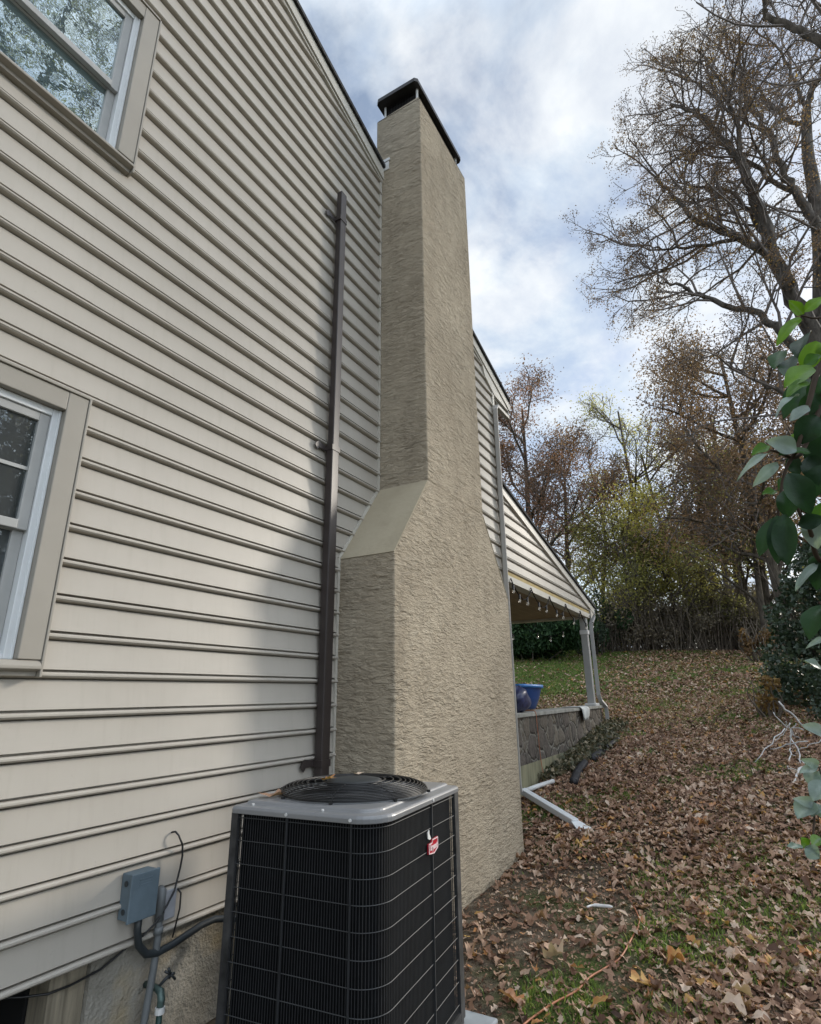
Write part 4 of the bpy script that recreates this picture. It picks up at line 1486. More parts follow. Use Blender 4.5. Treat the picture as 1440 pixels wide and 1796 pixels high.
def wood_tree(name, label, az, d, top, lean, rtrunk, crown_lo, width, leaf_m, leaf_per, leaf_s, bark, kids=(12, 5, 4), lim=7, sig=.35, tone_mu=.5, maxlev=2, cat='tree', group=None, fork=.35):
    x, y = polar(az, d)
    z = float(gz(x, y))
    base = (x, y, z)
    root = thing(name, label, cat, base, 0, group)
    T = [Tubes(), Tubes()]
    tips = []
    H = top - z
    tr = spline([(x, y, z - .2), (x + lean * .2, y, z + H * .25), (x + lean * .55 + rng.normal() * .2, y, z + H * .55), (x + lean, y + rng.normal() * .3, z + H * .92)])
    T[0].add(tr, np.linspace(rtrunk, rtrunk * .25, len(tr)), 7)
    for q in range(lim):
        t = fork + (1 - fork) * (q + rng.random() * .6) / lim
        i = min(int(t * (len(tr) - 1)), len(tr) - 2)
        a = rng.uniform(0, 2 * math.pi)
        el = rng.uniform(.35, 1.0)
        dv = np.array([math.cos(a) * math.cos(el), math.sin(a) * math.cos(el), math.sin(el)])
        L = width * rng.uniform(.7, 1.15) * (1.15 - .55 * t)
        grow(T, tips, tr[i], dv, L, rtrunk * .42 * (1.1 - .5 * t), 0, maxlev, kids, .5, .17, .06, 5, (.45, 1.1), .014)
    T[0].build('trunk', bark, root, base)
    T[1].build('twigs', M['twig'], root, base)
    if leaf_per:
        C = clumps(tips, leaf_per, sig)
        C = C[C[:, 2] > crown_lo]
        cl_ = np.sin(C[:, 0] * 1.3 + C[:, 2] * .9) * .18 + np.sin(C[:, 1] * 1.1 - C[:, 2] * 1.4) * .12
        leaf_quads(C, leaf_s, 'crown', leaf_m, root, base, np.clip(rng.normal(tone_mu, .22, len(C)) + cl_, 0, 1))
    return root


wood_tree('oak_tree', 'reddish oak rising behind the house eave and gutter', -17.8, 28, 17.2, .4, .24, 6, 4.8, M['l_red'], 13, .12, M['bark2'], (10, 6, 4), 12, .3, .5, fork=.3)
wood_tree('oak_tree', 'brown-leaved sparse oak above the porch roof', -14.2, 30, 14.4, .6, .20, 5, 4.6, M['l_brown'], 11, .12, M['bark2'], (9, 5, 4), 11, .33, .5, fork=.25)
wood_tree('bare_tree', 'thin bare tree between the sparse oak and the yellow-topped tree', -10.9, 33, 15.6, .2, .16, 5, 4.2, M['l_brown'], 4, .11, M['bark2'], (10, 6, 4), 12, .33, .4, fork=.25)
wood_tree('tall_tree', 'tall slim tree with a few yellow leaves left at its top', -6.8, 31, 17.8, -.2, .2, 6, 4.6, M['l_yellow'], 4, .11, M['bark2'], (10, 6, 5), 14, .3, .4, fork=.28)
wood_tree('tall_tree', 'bare arching tree above the yellow-green small tree', -3.0, 30, 14.6, -1.4, .2, 6, 4.2, M['l_olive'], 1, .10, M['bark2'], (9, 6, 4), 11, .3, .5, fork=.25)
wood_tree('small_tree', 'yellow-green bushy small tree at the lawn edge right of the porch', -8.6, 26, 9.4, .2, .12, 3.0, 3.4, M['l_yellow'], 9, .115, M['bark2'], (9, 6, 4), 14, .35, .45, fork=.1)
wood_tree('small_tree', 'olive bushy small tree with long leaning stems at the lawn edge', -4.4, 26.5, 8.2, -.8, .12, 3.0, 3.1, M['l_olive'], 8, .115, M['bark2'], (9, 6, 4), 13, .35, .55, fork=.1)
wood_tree('oak_tree', 'brown oak holding dry leaves behind the hanging broad leaves', 3.6, 24, 16.0, -.3, .22, 5.5, 4.8, M['l_brown'], 12, .11, M['bark2'], (10, 6, 4), 15, .4, .5, fork=.3)
wood_tree('oak_tree', 'rusty oak with a dense low crown left of the tall leaning tree', .6, 29, 15.6, .2, .22, 7, 4.4, M['l_brown'], 7, .12, M['bark2'], (10, 6, 4), 13, .4, .45, fork=.35)
wood_tree('oak_tree', 'brown oak partly hidden behind the ivy-covered bush', 6.8, 26, 13.6, .3, .22, 5, 4.4, M['l_brown'], 13, .12, M['bark2'], (10, 6, 4), 11, .33, .45, fork=.25)
for k, (az, d, top, ln_, r_, lab) in enumerate(((1.0, 27.5, 11.5, .4, .15, 'slender dark trunk, leftmost of those showing sky between them'),
                                                (1.9, 25.5, 12.0, .5, .15, 'slender dark trunk, middle of those showing sky between them'),
                                                (2.7, 26.5, 12.5, -.2, .19, 'thicker dark trunk, nearest the ivy-covered bush'))):
    wood_tree('slender_tree', lab, az, d, top, ln_, r_, 6, 2.6, M['l_olive'], 2, .14, M['bark2'], (7, 5, 3), 7, .3, .5, group='slender trunks at the lawn edge', fork=.3)
# dark conifer
x, y = polar(-.3, 35)
z = float(gz(x, y))
pn = thing('pine_tree', 'dark evergreen pine behind the yellow-green trees', 'tree', (x, y, z))
T = [Tubes(), Tubes()]
T[0].add(spline([(x, y, z), (x + .1, y, z + 6), (x, y, 14.6)]), np.linspace(.25, .04, 11), 7)
ndl = []
for k in range(70):
    t = rng.random()
    zz_ = z + 5 + t * (14.3 - z - 5)
    L = (2.6 - 1.7 * t) * rng.uniform(.6, 1.1)
    a = rng.uniform(0, 6.28)
    e = np.array([x + L * math.cos(a), y + L * math.sin(a), zz_ + rng.uniform(-.2, .5)])
    s0 = np.array([x, y, zz_])
    P = np.stack([s0, s0 * .5 + e * .5 + [0, 0, .1], e])
    T[1].add(P, np.array([.05, .03, .012]), 4)
    m = int(90 * L / 2)
    tt = rng.uniform(.25, 1, m)[:, None]
    ndl.append(s0 + (e - s0) * tt + rng.normal(size=(m, 3)) * np.array([.3, .3, .14]))
T[0].build('trunk', M['bark2'], pn, (x, y, z))
T[1].build('boughs', M['twig'], pn, (x, y, z))
leaf_quads(np.concatenate(ndl), .3, 'crown', M['l_pine'], pn, (x, y, z), aspect=.25)


# shrubs: many thin stems and leaf quads through an uneven volume
def shrub(name, label, az, d, w, h, leaf_m, n, size, stems=30, cat='bush', group=None, dep=None, lumps=9, fill=.75, loc=None, aspect=.55, tone_mu=.5, droop=None):
    x, y = loc or polar(az, d)
    z = float(gz(x, y))
    base = (x, y, z)
    root = thing(name, label, cat, base, 0, group)
    dep = dep or w
    T = [Tubes(), Tubes()]
    for q in range(stems):
        a = rng.uniform(0, 6.28)
        rr_ = math.sqrt(rng.random())
        e = np.array([x + w * .95 * rr_ * math.cos(a), y + dep * .95 * rr_ * math.sin(a), z + h * rng.uniform(.45, 1.0)])
        s0 = np.array([x + w * .5 * rr_ * math.cos(a), y + dep * .5 * rr_ * math.sin(a), z - .05])
        mid = s0 * .5 + e * .5 + rng.normal(size=3) * .15
        P = spline([s0, mid, e], 3)
        T[1].add(P, np.linspace(.022, .006, len(P)), 3)
    T[1].build('stems', M['bark2'] if leaf_m in (M['l_hedge'], M['l_ivy']) else M['brush_stem'], root, base)
    # lumps of foliage
    C = []
    for q in range(lumps):
        a = rng.uniform(0, 6.28)
        rr_ = math.sqrt(rng.random()) * .72
        cz = z + h * rng.uniform(.18, .85)
        c = np.array([x + w * rr_ * math.cos(a), y + dep * rr_ * math.sin(a), cz])
        s_l = np.array([w * .36, dep * .36, h * .2]) * rng.uniform(.7, 1.3)
        v = rng.normal(size=(n // lumps, 3))
        v /= np.linalg.norm(v, axis=1)[:, None]
        v *= rng.uniform(fill, 1.08, (len(v), 1))
        C.append(c + v * s_l)
    C = np.concatenate(C)
    zg_ = gz(C[:, 0], C[:, 1])
    C[:, 2] = np.where(C[:, 2] < zg_ + .03, zg_ + rng.uniform(.03, .4, len(C)), C[:, 2])
    tone = np.clip(rng.normal(tone_mu, .24, len(C)), 0, 1)
    leaf_quads(C, size, 'foliage', leaf_m, root, base, tone, aspect, droop=droop)
    return root


shrub('hedge', 'tall dark green evergreen hedge seen under the porch roof', 0, 0, 3.2, 1.75, M['l_hedge'], 30000, .18, 8, 'hedge', dep=1.0, lumps=34, fill=.35, loc=(-5.0, 22.3), aspect=.35, droop=(.7, (.3, -.2, -.7)))
shrub('bush', 'very dark bush between the hedge and the brush', -12.4, 24.6, 1.0, 1.7, M['l_ivy'], 2600, .13, 30, lumps=9)
shrub('bush', 'dark green bush touching the porch post', -10.9, 25.4, 1.2, 2.6, M['l_hedge'], 2600, .14, 30, lumps=9, aspect=.4)
for k, (az, lab) in enumerate(((-11.5, 'far grey-brown thicket left of the pine, behind the dark bush'), (-7.2, 'far grey-brown thicket behind the yellow-green tree'), (-2.6, 'far grey-brown thicket behind the leaning stems'), (1.8, 'far grey-brown thicket behind the slender trunks'), (6.0, 'far grey-brown thicket behind the ivy'))):
    shrub('thicket', lab, az, 31 + k % 2, 2.6, 3.6, M['l_brush'], 4200, .17, 60, group='thickets beyond the lawn edge', lumps=12, fill=.2, tone_mu=.35)
labs = ['grey-brown brush under the yellow-green tree', 'grey-brown brush left of the leaning stems', 'tangled dry brush in the middle of the lawn edge', 'tangled brush below the dark pine', 'dull green bush below the slender trunks', 'low dry brush at the right end of the lawn edge', 'pale green bush behind the tangled brush']
specs = [(-9.2, 26.0, 1.5, 2.6, M['l_brush'], 2600), (-6.9, 26.4, 1.5, 2.4, M['l_brush'], 2400), (-4.6, 26.4, 1.6, 2.0, M['l_brush'], 2600), (-2.2, 26.6, 1.6, 2.3, M['l_brush'], 2600),
         (-.3, 27.0, 1.4, 2.9, M['l_olive'], 2400), (1.6, 26.6, 1.4, 2.0, M['l_brush'], 2200), (-1.2, 28.5, 1.5, 4.2, M['l_olive'], 2600)]
for lab, (az, d, w_, h_, mm, n_) in zip(labs, specs):
    shrub('brush', lab, az, d, w_, h_, mm, n_, .13, 90, group='brush along the lawn edge', lumps=9, fill=.4, tone_mu=.45)
shrub('bush', 'orange-leaved bush left of the ivy-covered bush', 1.2, 22.5, .55, 1.5, M['l_orange'], 500, .15, 30, lumps=6, fill=.3)
shrub('bush', 'small orange-yellow bush at the foot of the ivy', 1.4, 13.4, .45, .75, M['l_orange'], 200, .12, 16, lumps=5, fill=.3, tone_mu=.75)
# ivy-covered bush
ix, iy = 4.35, 15.3
iz = float(gz(ix, iy))
iv = thing('ivy_bush', 'large bush covered in dark glossy ivy at the right edge', 'bush', (ix, iy, iz))
C = []
for (cx, cy, cz, sx, sy, sz, m) in ((4.2, 15.2, 2.0, 1.25, 1.1, 1.1, 4200), (4.3, 15.3, 3.1, 1.0, 1.0, 1.0, 3600), (4.7, 15.2, 4.0, .9, .9, .9, 2600), (5.4, 14.6, 2.4, 1.3, 1.2, 1.5, 3800), (3.8, 14.9, 1.5, .85, .8, .6, 2200), (4.6, 13.2, 1.5, 1.0, 1.2, .9, 3000), (5.4, 12.6, 1.7, 1.0, 1.2, 1.1, 2600), (5.3, 15.2, 4.6, 1.0, 1.0, .9, 2200)):
    v = rng.normal(size=(m, 3))
    v /= np.linalg.norm(v, axis=1)[:, None]
    k = 1 + .13 * np.sin(v[:, 0] * 6 + cz) * np.sin(v[:, 2] * 7 + cx) + .08 * np.sin(v[:, 1] * 13)
    C.append(np.array([cx, cy, cz]) + v * k[:, None] * np.array([sx, sy, sz]) * rng.uniform(.84, 1.05, (m, 1)))
C = np.concatenate(C)
zz_ = gz(C[:, 0], C[:, 1])
C = C[C[:, 2] > zz_ + .02]
leaf_quads(C, .095, 'foliage', M['l_ivy'], iv, (ix, iy, iz), None, .8)
T = Tubes()
for k in range(26):
    a = rng.uniform(0, 6.28)
    T.add(spline([(ix, iy, iz - .1), (ix + .5 * math.cos(a), iy + .5 * math.sin(a), iz + 1.2), (ix + .9 * math.cos(a), iy + .9 * math.sin(a), iz + rng.uniform(2, 3.2))], 3), np.linspace(.05, .01, 7), 4)
T.build('stems', M['bark2'], iv, (ix, iy, iz))

# trees that only the window panes mirror
for k, (tx, ty, top, lab) in enumerate(((8.6, 3.6, 21, 'thinly leaved tree mirrored in the upper window, nearer one'), (10.5, 6.2, 23, 'thinly leaved tree mirrored in the upper window, farther one'), (12.5, 9.0, 15, 'leafy tree mirrored in the lower window'))):
    az_, d_ = math.degrees(math.atan2(tx - CAM[0], ty)), math.hypot(tx - CAM[0], ty)
    wood_tree('mirrored_tree', lab, az_, d_, top, .3, .17, 3, 4.6, M['l_olive'], 12, .06, M['bark2'], (11, 6, 4), 11, .35, .4, group='trees mirrored in the windows', fork=.2)
shrub('mirrored_bush', 'green bush mirrored in the window glass', 0, 0, 3.0, 8.0, M['l_ivy'], 11000, .16, 30, loc=(10.6, 5.6), lumps=26, dep=3.6)

# ------------------------------------------------------------------ broad leaves close to the camera
# each leaf: base point, tip point, half width, tone
HANG = [
    (2.851, 1.287, 2.230, 2.794, 1.259, 2.189, 0.0235, 0.70),
    (2.837, 1.274, 2.192, 2.792, 1.248, 2.167, 0.0144, 0.68),
    (2.815, 1.267, 2.166, 2.760, 1.218, 2.119, 0.0099, 0.95),
    (2.827, 1.277, 2.140, 2.788, 1.251, 2.111, 0.0128, 0.97),
    (2.841, 1.302, 2.127, 2.797, 1.305, 2.078, 0.0273, 0.20),
    (2.864, 1.360, 2.188, 2.828, 1.368, 2.130, 0.0258, 0.30),
    (2.792, 1.291, 2.059, 2.745, 1.266, 2.083, 0.0196, 0.90),
    (2.750, 1.308, 2.086, 2.715, 1.295, 2.070, 0.0128, 0.66),
    (2.749, 1.294, 2.065, 2.679, 1.233, 2.010, 0.0084, 0.92),
    (2.816, 1.311, 2.056, 2.761, 1.275, 2.055, 0.0128, 0.45),
    (2.757, 1.301, 2.043, 2.707, 1.268, 1.995, 0.0126, 0.88),
    (2.749, 1.357, 2.001, 2.721, 1.341, 1.994, 0.0101, 0.60),
    (2.766, 1.260, 2.004, 2.790, 1.271, 1.921, 0.0256, 0.30),
    (2.757, 1.290, 1.979, 2.754, 1.294, 1.924, 0.0205, 0.33),
    (2.737, 1.305, 1.931, 2.689, 1.304, 1.857, 0.0178, 0.30),
    (2.737, 1.294, 1.931, 2.718, 1.296, 1.835, 0.0176, 0.25),
    (2.746, 1.274, 1.926, 2.732, 1.276, 1.827, 0.0227, 0.30),
    (2.835, 1.317, 2.028, 2.809, 1.328, 1.970, 0.0241, 0.30),
    (2.775, 1.375, 1.925, 2.821, 1.367, 1.933, 0.0173, 0.08),
    (2.811, 1.343, 2.118, 2.792, 1.338, 2.077, 0.0118, 0.74),
    (2.878, 1.340, 2.228, 2.840, 1.349, 2.173, 0.0228, 0.35),
    (2.853, 1.342, 2.103, 2.820, 1.371, 2.031, 0.0264, 0.15),
    (2.837, 1.435, 1.984, 2.807, 1.458, 1.905, 0.0228, 0.60),
    (2.845, 1.330, 2.261, 2.876, 1.320, 2.270, 0.0137, 0.50),
    (2.774, 1.328, 2.020, 2.750, 1.319, 1.988, 0.0113, 0.40),
    (2.815, 1.332, 2.057, 2.823, 1.330, 1.992, 0.0230, 0.12),
    (2.784, 1.333, 2.064, 2.789, 1.327, 2.016, 0.0144, 0.20),
    (2.855, 1.338, 2.193, 2.818, 1.342, 2.145, 0.0195, 0.40),
]
TOPL = [
    (2.886, 1.450, 2.451, 2.860, 1.398, 2.465, 0.0138, 0.73),
    (2.889, 1.447, 2.454, 2.933, 1.446, 2.481, 0.0138, 0.72),
    (2.879, 1.437, 2.435, 2.818, 1.410, 2.375, 0.0153, 0.72),
]
MIDL = [
    (2.803, 1.467, 1.859, 2.749, 1.431, 1.805, 0.0106, 0.95),
    (2.819, 1.462, 1.879, 2.787, 1.478, 1.804, 0.0213, 0.20),
    (2.797, 1.481, 1.770, 2.753, 1.451, 1.705, 0.0243, 0.30),
    (2.787, 1.488, 1.705, 2.749, 1.453, 1.685, 0.0061, 0.85),
    (2.777, 1.493, 1.631, 2.741, 1.455, 1.660, 0.0167, 0.88),
    (2.761, 1.592, 1.503, 2.723, 1.556, 1.529, 0.0162, 0.97),
    (2.800, 1.467, 1.863, 2.812, 1.469, 1.843, 0.0152, 0.65),
]
LOWL = [
    (2.779, 2.284, 1.377, 2.741, 2.238, 1.396, 0.0163, 0.90),
    (2.773, 2.284, 1.371, 2.725, 2.235, 1.361, 0.0140, 0.90),
    (2.761, 2.284, 1.360, 2.752, 2.239, 1.317, 0.0233, 0.85),
    (2.786, 2.282, 1.362, 2.788, 2.258, 1.323, 0.0256, 0.93),
    (2.783, 2.239, 1.335, 2.740, 2.196, 1.291, 0.0275, 0.95),
    (2.745, 2.254, 1.274, 2.699, 2.197, 1.288, 0.0162, 0.93),
    (2.741, 2.254, 1.277, 2.693, 2.190, 1.240, 0.0300, 0.87),
    (2.755, 2.253, 1.272, 2.732, 2.210, 1.246, 0.0185, 0.93),
    (2.760, 2.252, 1.269, 2.762, 2.227, 1.237, 0.0231, 0.85),
    (2.691, 2.157, 1.169, 2.652, 2.118, 1.176, 0.0111, 0.85),
    (2.697, 2.157, 1.170, 2.727, 2.150, 1.146, 0.0223, 0.86),
    (2.707, 2.196, 1.166, 2.691, 2.181, 1.188, 0.0159, 0.70),
    (2.742, 2.199, 1.189, 2.716, 2.177, 1.173, 0.0182, 0.80),
]


def blades(leaves, name, parent, origin, seed):
    rg = np.random.default_rng(seed)
    V, F, tone = [], [], []
    nu, nv = 10, 6
    camv = np.array([2.6, 0, 1.7])
    for (ax, ay, az_, bx_, by_, bz_, w, t) in leaves:
        a, b = np.array([ax, ay, az_]), np.array([bx_, by_, bz_])
        d = b - a
        L = np.linalg.norm(d)
        d /= L
        n = camv - a
        n = n / np.linalg.norm(n) + np.array([0, 0, .45]) + rg.normal(size=3) * .25
        n -= d * n.dot(d)
        n /= np.linalg.norm(n)
        s = np.cross(d, n)
        o = sum(len(v) for v in V)
        G = []
        curl = rg.uniform(.03, .14) * L
        wave = rg.uniform(0, 6.28)
        for i in range(nu + 1):
            u = i / nu
            prof_ = (math.sin(math.pi * min(1, u * .98 + .02)) ** .75) * (1.12 - .3 * u)
            c = a + d * L * u + n * (-curl * (u - .0) ** 2 * 1.2 + curl * .6 * math.sin(math.pi * u))
            for k in range(-nv // 2, nv // 2 + 1):
                q = k / (nv / 2)
                G.append(c + s * w * prof_ * q + n * (w * .38 * abs(q) ** 1.3 * prof_ + .0025 * math.sin(9 * u + wave + 2 * q) * abs(q)))
        V.append(np.array(G))
        m = nv + 1
        i = np.arange(nu)[:, None] * m + np.arange(nv)[None, :]
        i = i.ravel() + o
        F.append(np.stack([i, i + 1, i + m + 1, i + m], 1))
        vein = np.array([0.05 if k == 0 else (.012 if (ii_ + abs(k)) % 3 == 0 else 0) for ii_ in range(nu + 1) for k in range(-nv // 2, nv // 2 + 1)])
        tone.append(np.clip(t + vein + rg.normal() * .02, 0, 1))
    return np_mesh(name, np.concatenate(V) - np.array(origin), [np.concatenate(F)], M['l_big'], parent, np.concatenate(tone), smooth=True)


for q in range(30):
    zc_ = rng.uniform(1.55, 2.42)
    a0 = np.array([2.90 + rng.normal() * .03, 1.45 + rng.normal() * .06, zc_])
    dv = np.array([rng.normal(-.02, .03), rng.normal(-.01, .03), rng.uniform(-.1, -.03)])
    HANG.append((*a0, *(a0 + dv), rng.uniform(.018, .028), float(rng.choice([.1, .2, .3, .4, .7, .9], p=[.25, .25, .2, .12, .1, .08]))))
bs = thing('broadleaf_shrub', 'close broad-leaved evergreen shrub drooping in from the right edge', 'shrub', (3.55, 1.75, .02))
blades(HANG + TOPL + MIDL, 'foliage', bs, (3.55, 1.75, .02), 5)
T = Tubes()
for pts, r0_, r1_ in (([(3.55, 1.75, -.05), (3.5, 1.72, .8), (3.42, 1.66, 1.7), (3.3, 1.6, 2.5), (3.1, 1.52, 3.0)], .03, .012),
                      ([(3.35, 1.62, 2.2), (3.15, 1.5, 2.42), (2.959, 1.37, 2.358), (2.874, 1.329, 2.251), (2.838, 1.316, 2.174), (2.799, 1.306, 2.076), (2.765, 1.307, 2.021), (2.738, 1.314, 1.936)], .009, .0025),
                      ([(3.38, 1.64, 2.0), (3.1, 1.45, 2.38), (2.922, 1.362, 2.281), (2.84, 1.334, 2.129), (2.795, 1.314, 2.054), (2.759, 1.293, 2.065), (2.748, 1.292, 2.07)], .008, .002),
                      ([(3.45, 1.7, 1.5), (3.1, 1.62, 1.75), (2.898, 1.558, 1.85), (2.81, 1.466, 1.862), (2.796, 1.405, 1.919), (2.78, 1.367, 1.955), (2.774, 1.33, 2.014)], .008, .003),
                      ([(3.2, 1.56, 2.75), (3.0, 1.542, 2.5), (2.922, 1.475, 2.445), (2.884, 1.452, 2.45)], .005, .0018),
                      ([(3.44, 1.68, 1.6), (3.05, 1.6, 1.86), (2.822, 1.485, 1.868), (2.805, 1.467, 1.859)], .005, .002),
                      ([(3.46, 1.7, 1.4), (3.0, 1.62, 1.65), (2.81, 1.5, 1.77), (2.797, 1.481, 1.768)], .005, .002),
                      ([(3.48, 1.7, 1.2), (2.95, 1.72, 1.4), (2.773, 1.611, 1.504), (2.787, 1.532, 1.635), (2.793, 1.508, 1.704)], .005, .002)):
    P = spline(pts, 5)
    T.add(P, np.linspace(r0_, r1_, len(P)), 6)
T.build('stems', M['stem'], bs, (3.55, 1.75, .02))
sp2 = thing('broadleaf_sapling', 'pale grey-green broad-leaved sapling at the lower right edge', 'shrub', (3.2, 2.5, .02))
blades(LOWL, 'foliage', sp2, (3.2, 2.5, .02), 9)
T = Tubes()
for pts, r0_, r1_ in (([(3.2, 2.5, -.05), (3.1, 2.45, .7), (2.95, 2.4, 1.15), (2.884, 2.361, 1.249), (2.79, 2.278, 1.326), (2.78, 2.284, 1.373)], .012, .002),
                      ([(2.716, 2.196, 1.167), (2.736, 2.237, 1.227), (2.749, 2.254, 1.274), (2.775, 2.26, 1.332), (2.80, 2.285, 1.33)], .003, .003),
                      ([(3.08, 2.44, .8), (2.84, 2.24, 1.119), (2.735, 2.174, 1.164), (2.697, 2.157, 1.17)], .006, .002)):
    P = spline(pts, 5)
    T.add(P, np.linspace(r0_, r1_, len(P)), 6)
T.build('stems', M['stem'], sp2, (3.2, 2.5, .02))

# ------------------------------------------------------------------ pile of bleached sticks
STICKS = [
    (2.97, 10.09, 1.44, 3.21, 10.08, 1.13, 0.0071),
    (2.87, 10.40, 1.29, 3.04, 10.39, 1.07, 0.0049),
    (3.03, 10.69, 1.16, 3.04, 10.69, 1.05, 0.0034),
    (2.99, 10.24, 1.09, 2.54, 9.63, 0.68, 0.0040),
    (3.02, 10.54, 1.04, 2.83, 10.55, 0.85, 0.0034),
    (3.06, 10.09, 1.17, 3.00, 10.09, 0.82, 0.0054),
    (3.01, 10.39, 0.80, 2.91, 9.37, 0.64, 0.0054),
    (3.07, 10.69, 0.95, 3.07, 9.58, 0.67, 0.0049),
    (3.22, 10.23, 0.92, 2.75, 10.25, 0.78, 0.0049),
    (3.13, 10.54, 1.12, 3.06, 10.54, 0.95, 0.0034),
    (3.38, 10.07, 0.95, 3.07, 10.09, 0.79, 0.0040),
    (3.13, 9.82, 0.70, 2.91, 8.63, 0.56, 0.0089),
    (3.03, 10.09, 0.73, 3.08, 9.68, 0.68, 0.0034),
    (3.08, 10.24, 1.10, 3.19, 10.23, 1.06, 0.0036),
    (2.78, 9.31, 0.64, 3.12, 9.17, 0.62, 0.0034),
    (3.07, 10.09, 1.00, 3.12, 10.09, 0.95, 0.0040),
]
for k, (a, b, c, d, e, f, r_) in enumerate(STICKS):
    p, q = np.array([a, b, c]), np.array([d, e, f])
    p[2] = max(p[2], float(gz(a, b)) + .02)
    q[2] = max(q[2], float(gz(d, e)) + .02)
    P = np.linspace(p, q, 7) + rng.normal(size=(7, 3)) * .012
    r_ *= 1.9
    mb = MB().tube(P, np.linspace(r_, r_ * .75, 7) * rng.uniform(.9, 1.1, 7), 6)
    o = mb.build('stick', M['stick'], None, True)
    if k == 11:
        tag(o, 'short thick white post end lying lowest in the stick pile', 'stick')
    elif k == 0:
        tag(o, 'long white board leaning uphill behind the stick pile', 'stick')
    else:
        tag(o, 'thin bleached white stick in the tangled pile beside the ivy', 'stick', 'bleached sticks in the pile')

# ------------------------------------------------------------------ leaf litter and grass


def scatter(n, az0, az1, d0, d1, power=1.0):
    az_ = np.radians(rng.uniform(az0, az1, n))
    d = (d0 ** 2 + (d1 ** 2 - d0 ** 2) * rng.random(n) ** power) ** .5
    return np.stack([CAM[0] + d * np.sin(az_), d * np.cos(az_)], 1)


def free(P):
    x, y = P[:, 0], P[:, 1]
    bad = (x < .02) & (y < 12.35)
    bad |= (x < XF + .015) & (y > 3.4) & (y < 5.87)
    bad |= (x > A_.x - .06) & (x < B_.x + .05) & (y > 2.1) & (y < 3.22)
    return ~bad


def fld(P, s, ph):
    return (np.sin(P[:, 0] * s + ph) * np.sin(P[:, 1] * s * 1.13 + ph * 2) + .6 * np.sin(P[:, 0] * s * 2.3 - P[:, 1] * s * 1.9 + ph) + .4 * np.sin(P[:, 0] * s * 4.1 + P[:, 1] * s * 3.7 + 2 * ph)) / 2


def outline_oak():
    pts = []
    n = 18
    for i in range(n):
        t = i / n * 2 * math.pi
        lob = .20 if i % 3 == 0 else (-.14 if i % 3 == 1 else .04)
        pts.append((.5 * math.cos(t), (.27 + lob * .55) * math.sin(t) * (1 + .2 * math.cos(t))))
    return pts


def outline_maple():
    half = [(0, .5), (14, .36), (26, .23), (36, .33), (50, .46), (62, .30), (82, .19), (98, .27), (114, .35), (128, .22), (152, .17)]
    pts = [(r_ * math.cos(R(a)), r_ * math.sin(R(a))) for a, r_ in half] + [(-.2, 0.0)] + [(r_ * math.cos(R(-a)), r_ * math.sin(R(-a))) for a, r_ in half[:0:-1]]
    return pts


def outline_oval():
    return [(.5 * math.cos(t), .24 * math.sin(t) * (1 + .25 * math.cos(t))) for t in np.linspace(0, 2 * math.pi, 11)[:-1]]


def outline_ragged():
    return [(.5, .02), (.36, .16), (.22, .13), (.08, .27), (-.1, .2), (-.24, .24), (-.40, .08), (-.5, .0), (-.36, -.12), (-.2, -.1), (-.05, -.22), (.12, -.16), (.3, -.19)]


def litter(P, size, shapes, tone, lift, tilt):
    Vs, Fs, Ts = [], [], []
    off = 0
    pick = rng.integers(0, len(shapes), len(P))
    for s, outl in enumerate(shapes):
        k = np.where(pick == s)[0]
        if not len(k):
            continue
        o = np.array([(0, 0)] + outl)
        m = len(o)
        n = len(k)
        sc = size * np.exp(np.clip(rng.normal(0, .32, n), -.9, .55))
        cx, cy, cw = rng.normal(0, .6, n), rng.normal(0, 1.0, n), rng.uniform(0, 6.28, n)
        lx, ly = o[None, :, 0], o[None, :, 1]
        lz = cx[:, None] * lx ** 2 * 1.2 + np.abs(cy[:, None]) * ly ** 2 * 2.0 + .07 * np.sin(9 * lx + cw[:, None]) * np.abs(ly) * 3 + .05 * np.sin(7 * ly + 2 * cw[:, None])
        jig = 1 + rng.normal(0, .09, (n, m))
        L = np.stack([lx * jig, ly * jig, lz], -1) * sc[:, None, None]
        yaw_ = rng.uniform(0, 6.28, n)
        tx, ty = rng.normal(0, tilt, n), rng.normal(0, tilt, n)
        c, s_ = np.cos(yaw_)[:, None], np.sin(yaw_)[:, None]
        X = L[..., 0] * c - L[..., 1] * s_
        Y = L[..., 0] * s_ + L[..., 1] * c
        Z = L[..., 2] + X * tx[:, None] + Y * ty[:, None]
        pz = gz(P[k, 0], P[k, 1])
        slope = np.interp(P[k, 1], [0, 5, 8, 12, 26, 30], [0, .04, .14, .13, .16, .05])
        mn = Z.min(1)
        X = X + P[k, 0][:, None]
        Z = Z - mn[:, None] * .75 + pz[:, None] + (rng.random(n) * lift + .002)[:, None] + Y * slope[:, None]
        Y = Y + P[k, 1][:, None]
        Vs.append(np.stack([X, Y, Z], -1).reshape(-1, 3))
        j = np.arange(1, m)
        tri = np.stack([np.zeros(m - 1, int), j, np.where(j + 1 < m, j + 1, 1)], 1)
        Fs.append((np.arange(n)[:, None, None] * m + tri[None] + off).reshape(-1, 3))
        tt = np.clip(tone[k][:, None] + rng.normal(0, .03, (n, m)), 0, 1)
        Ts.append(tt.ravel())
        off += n * m
    return np.concatenate(Vs), np.concatenate(Fs), np.concatenate(Ts)


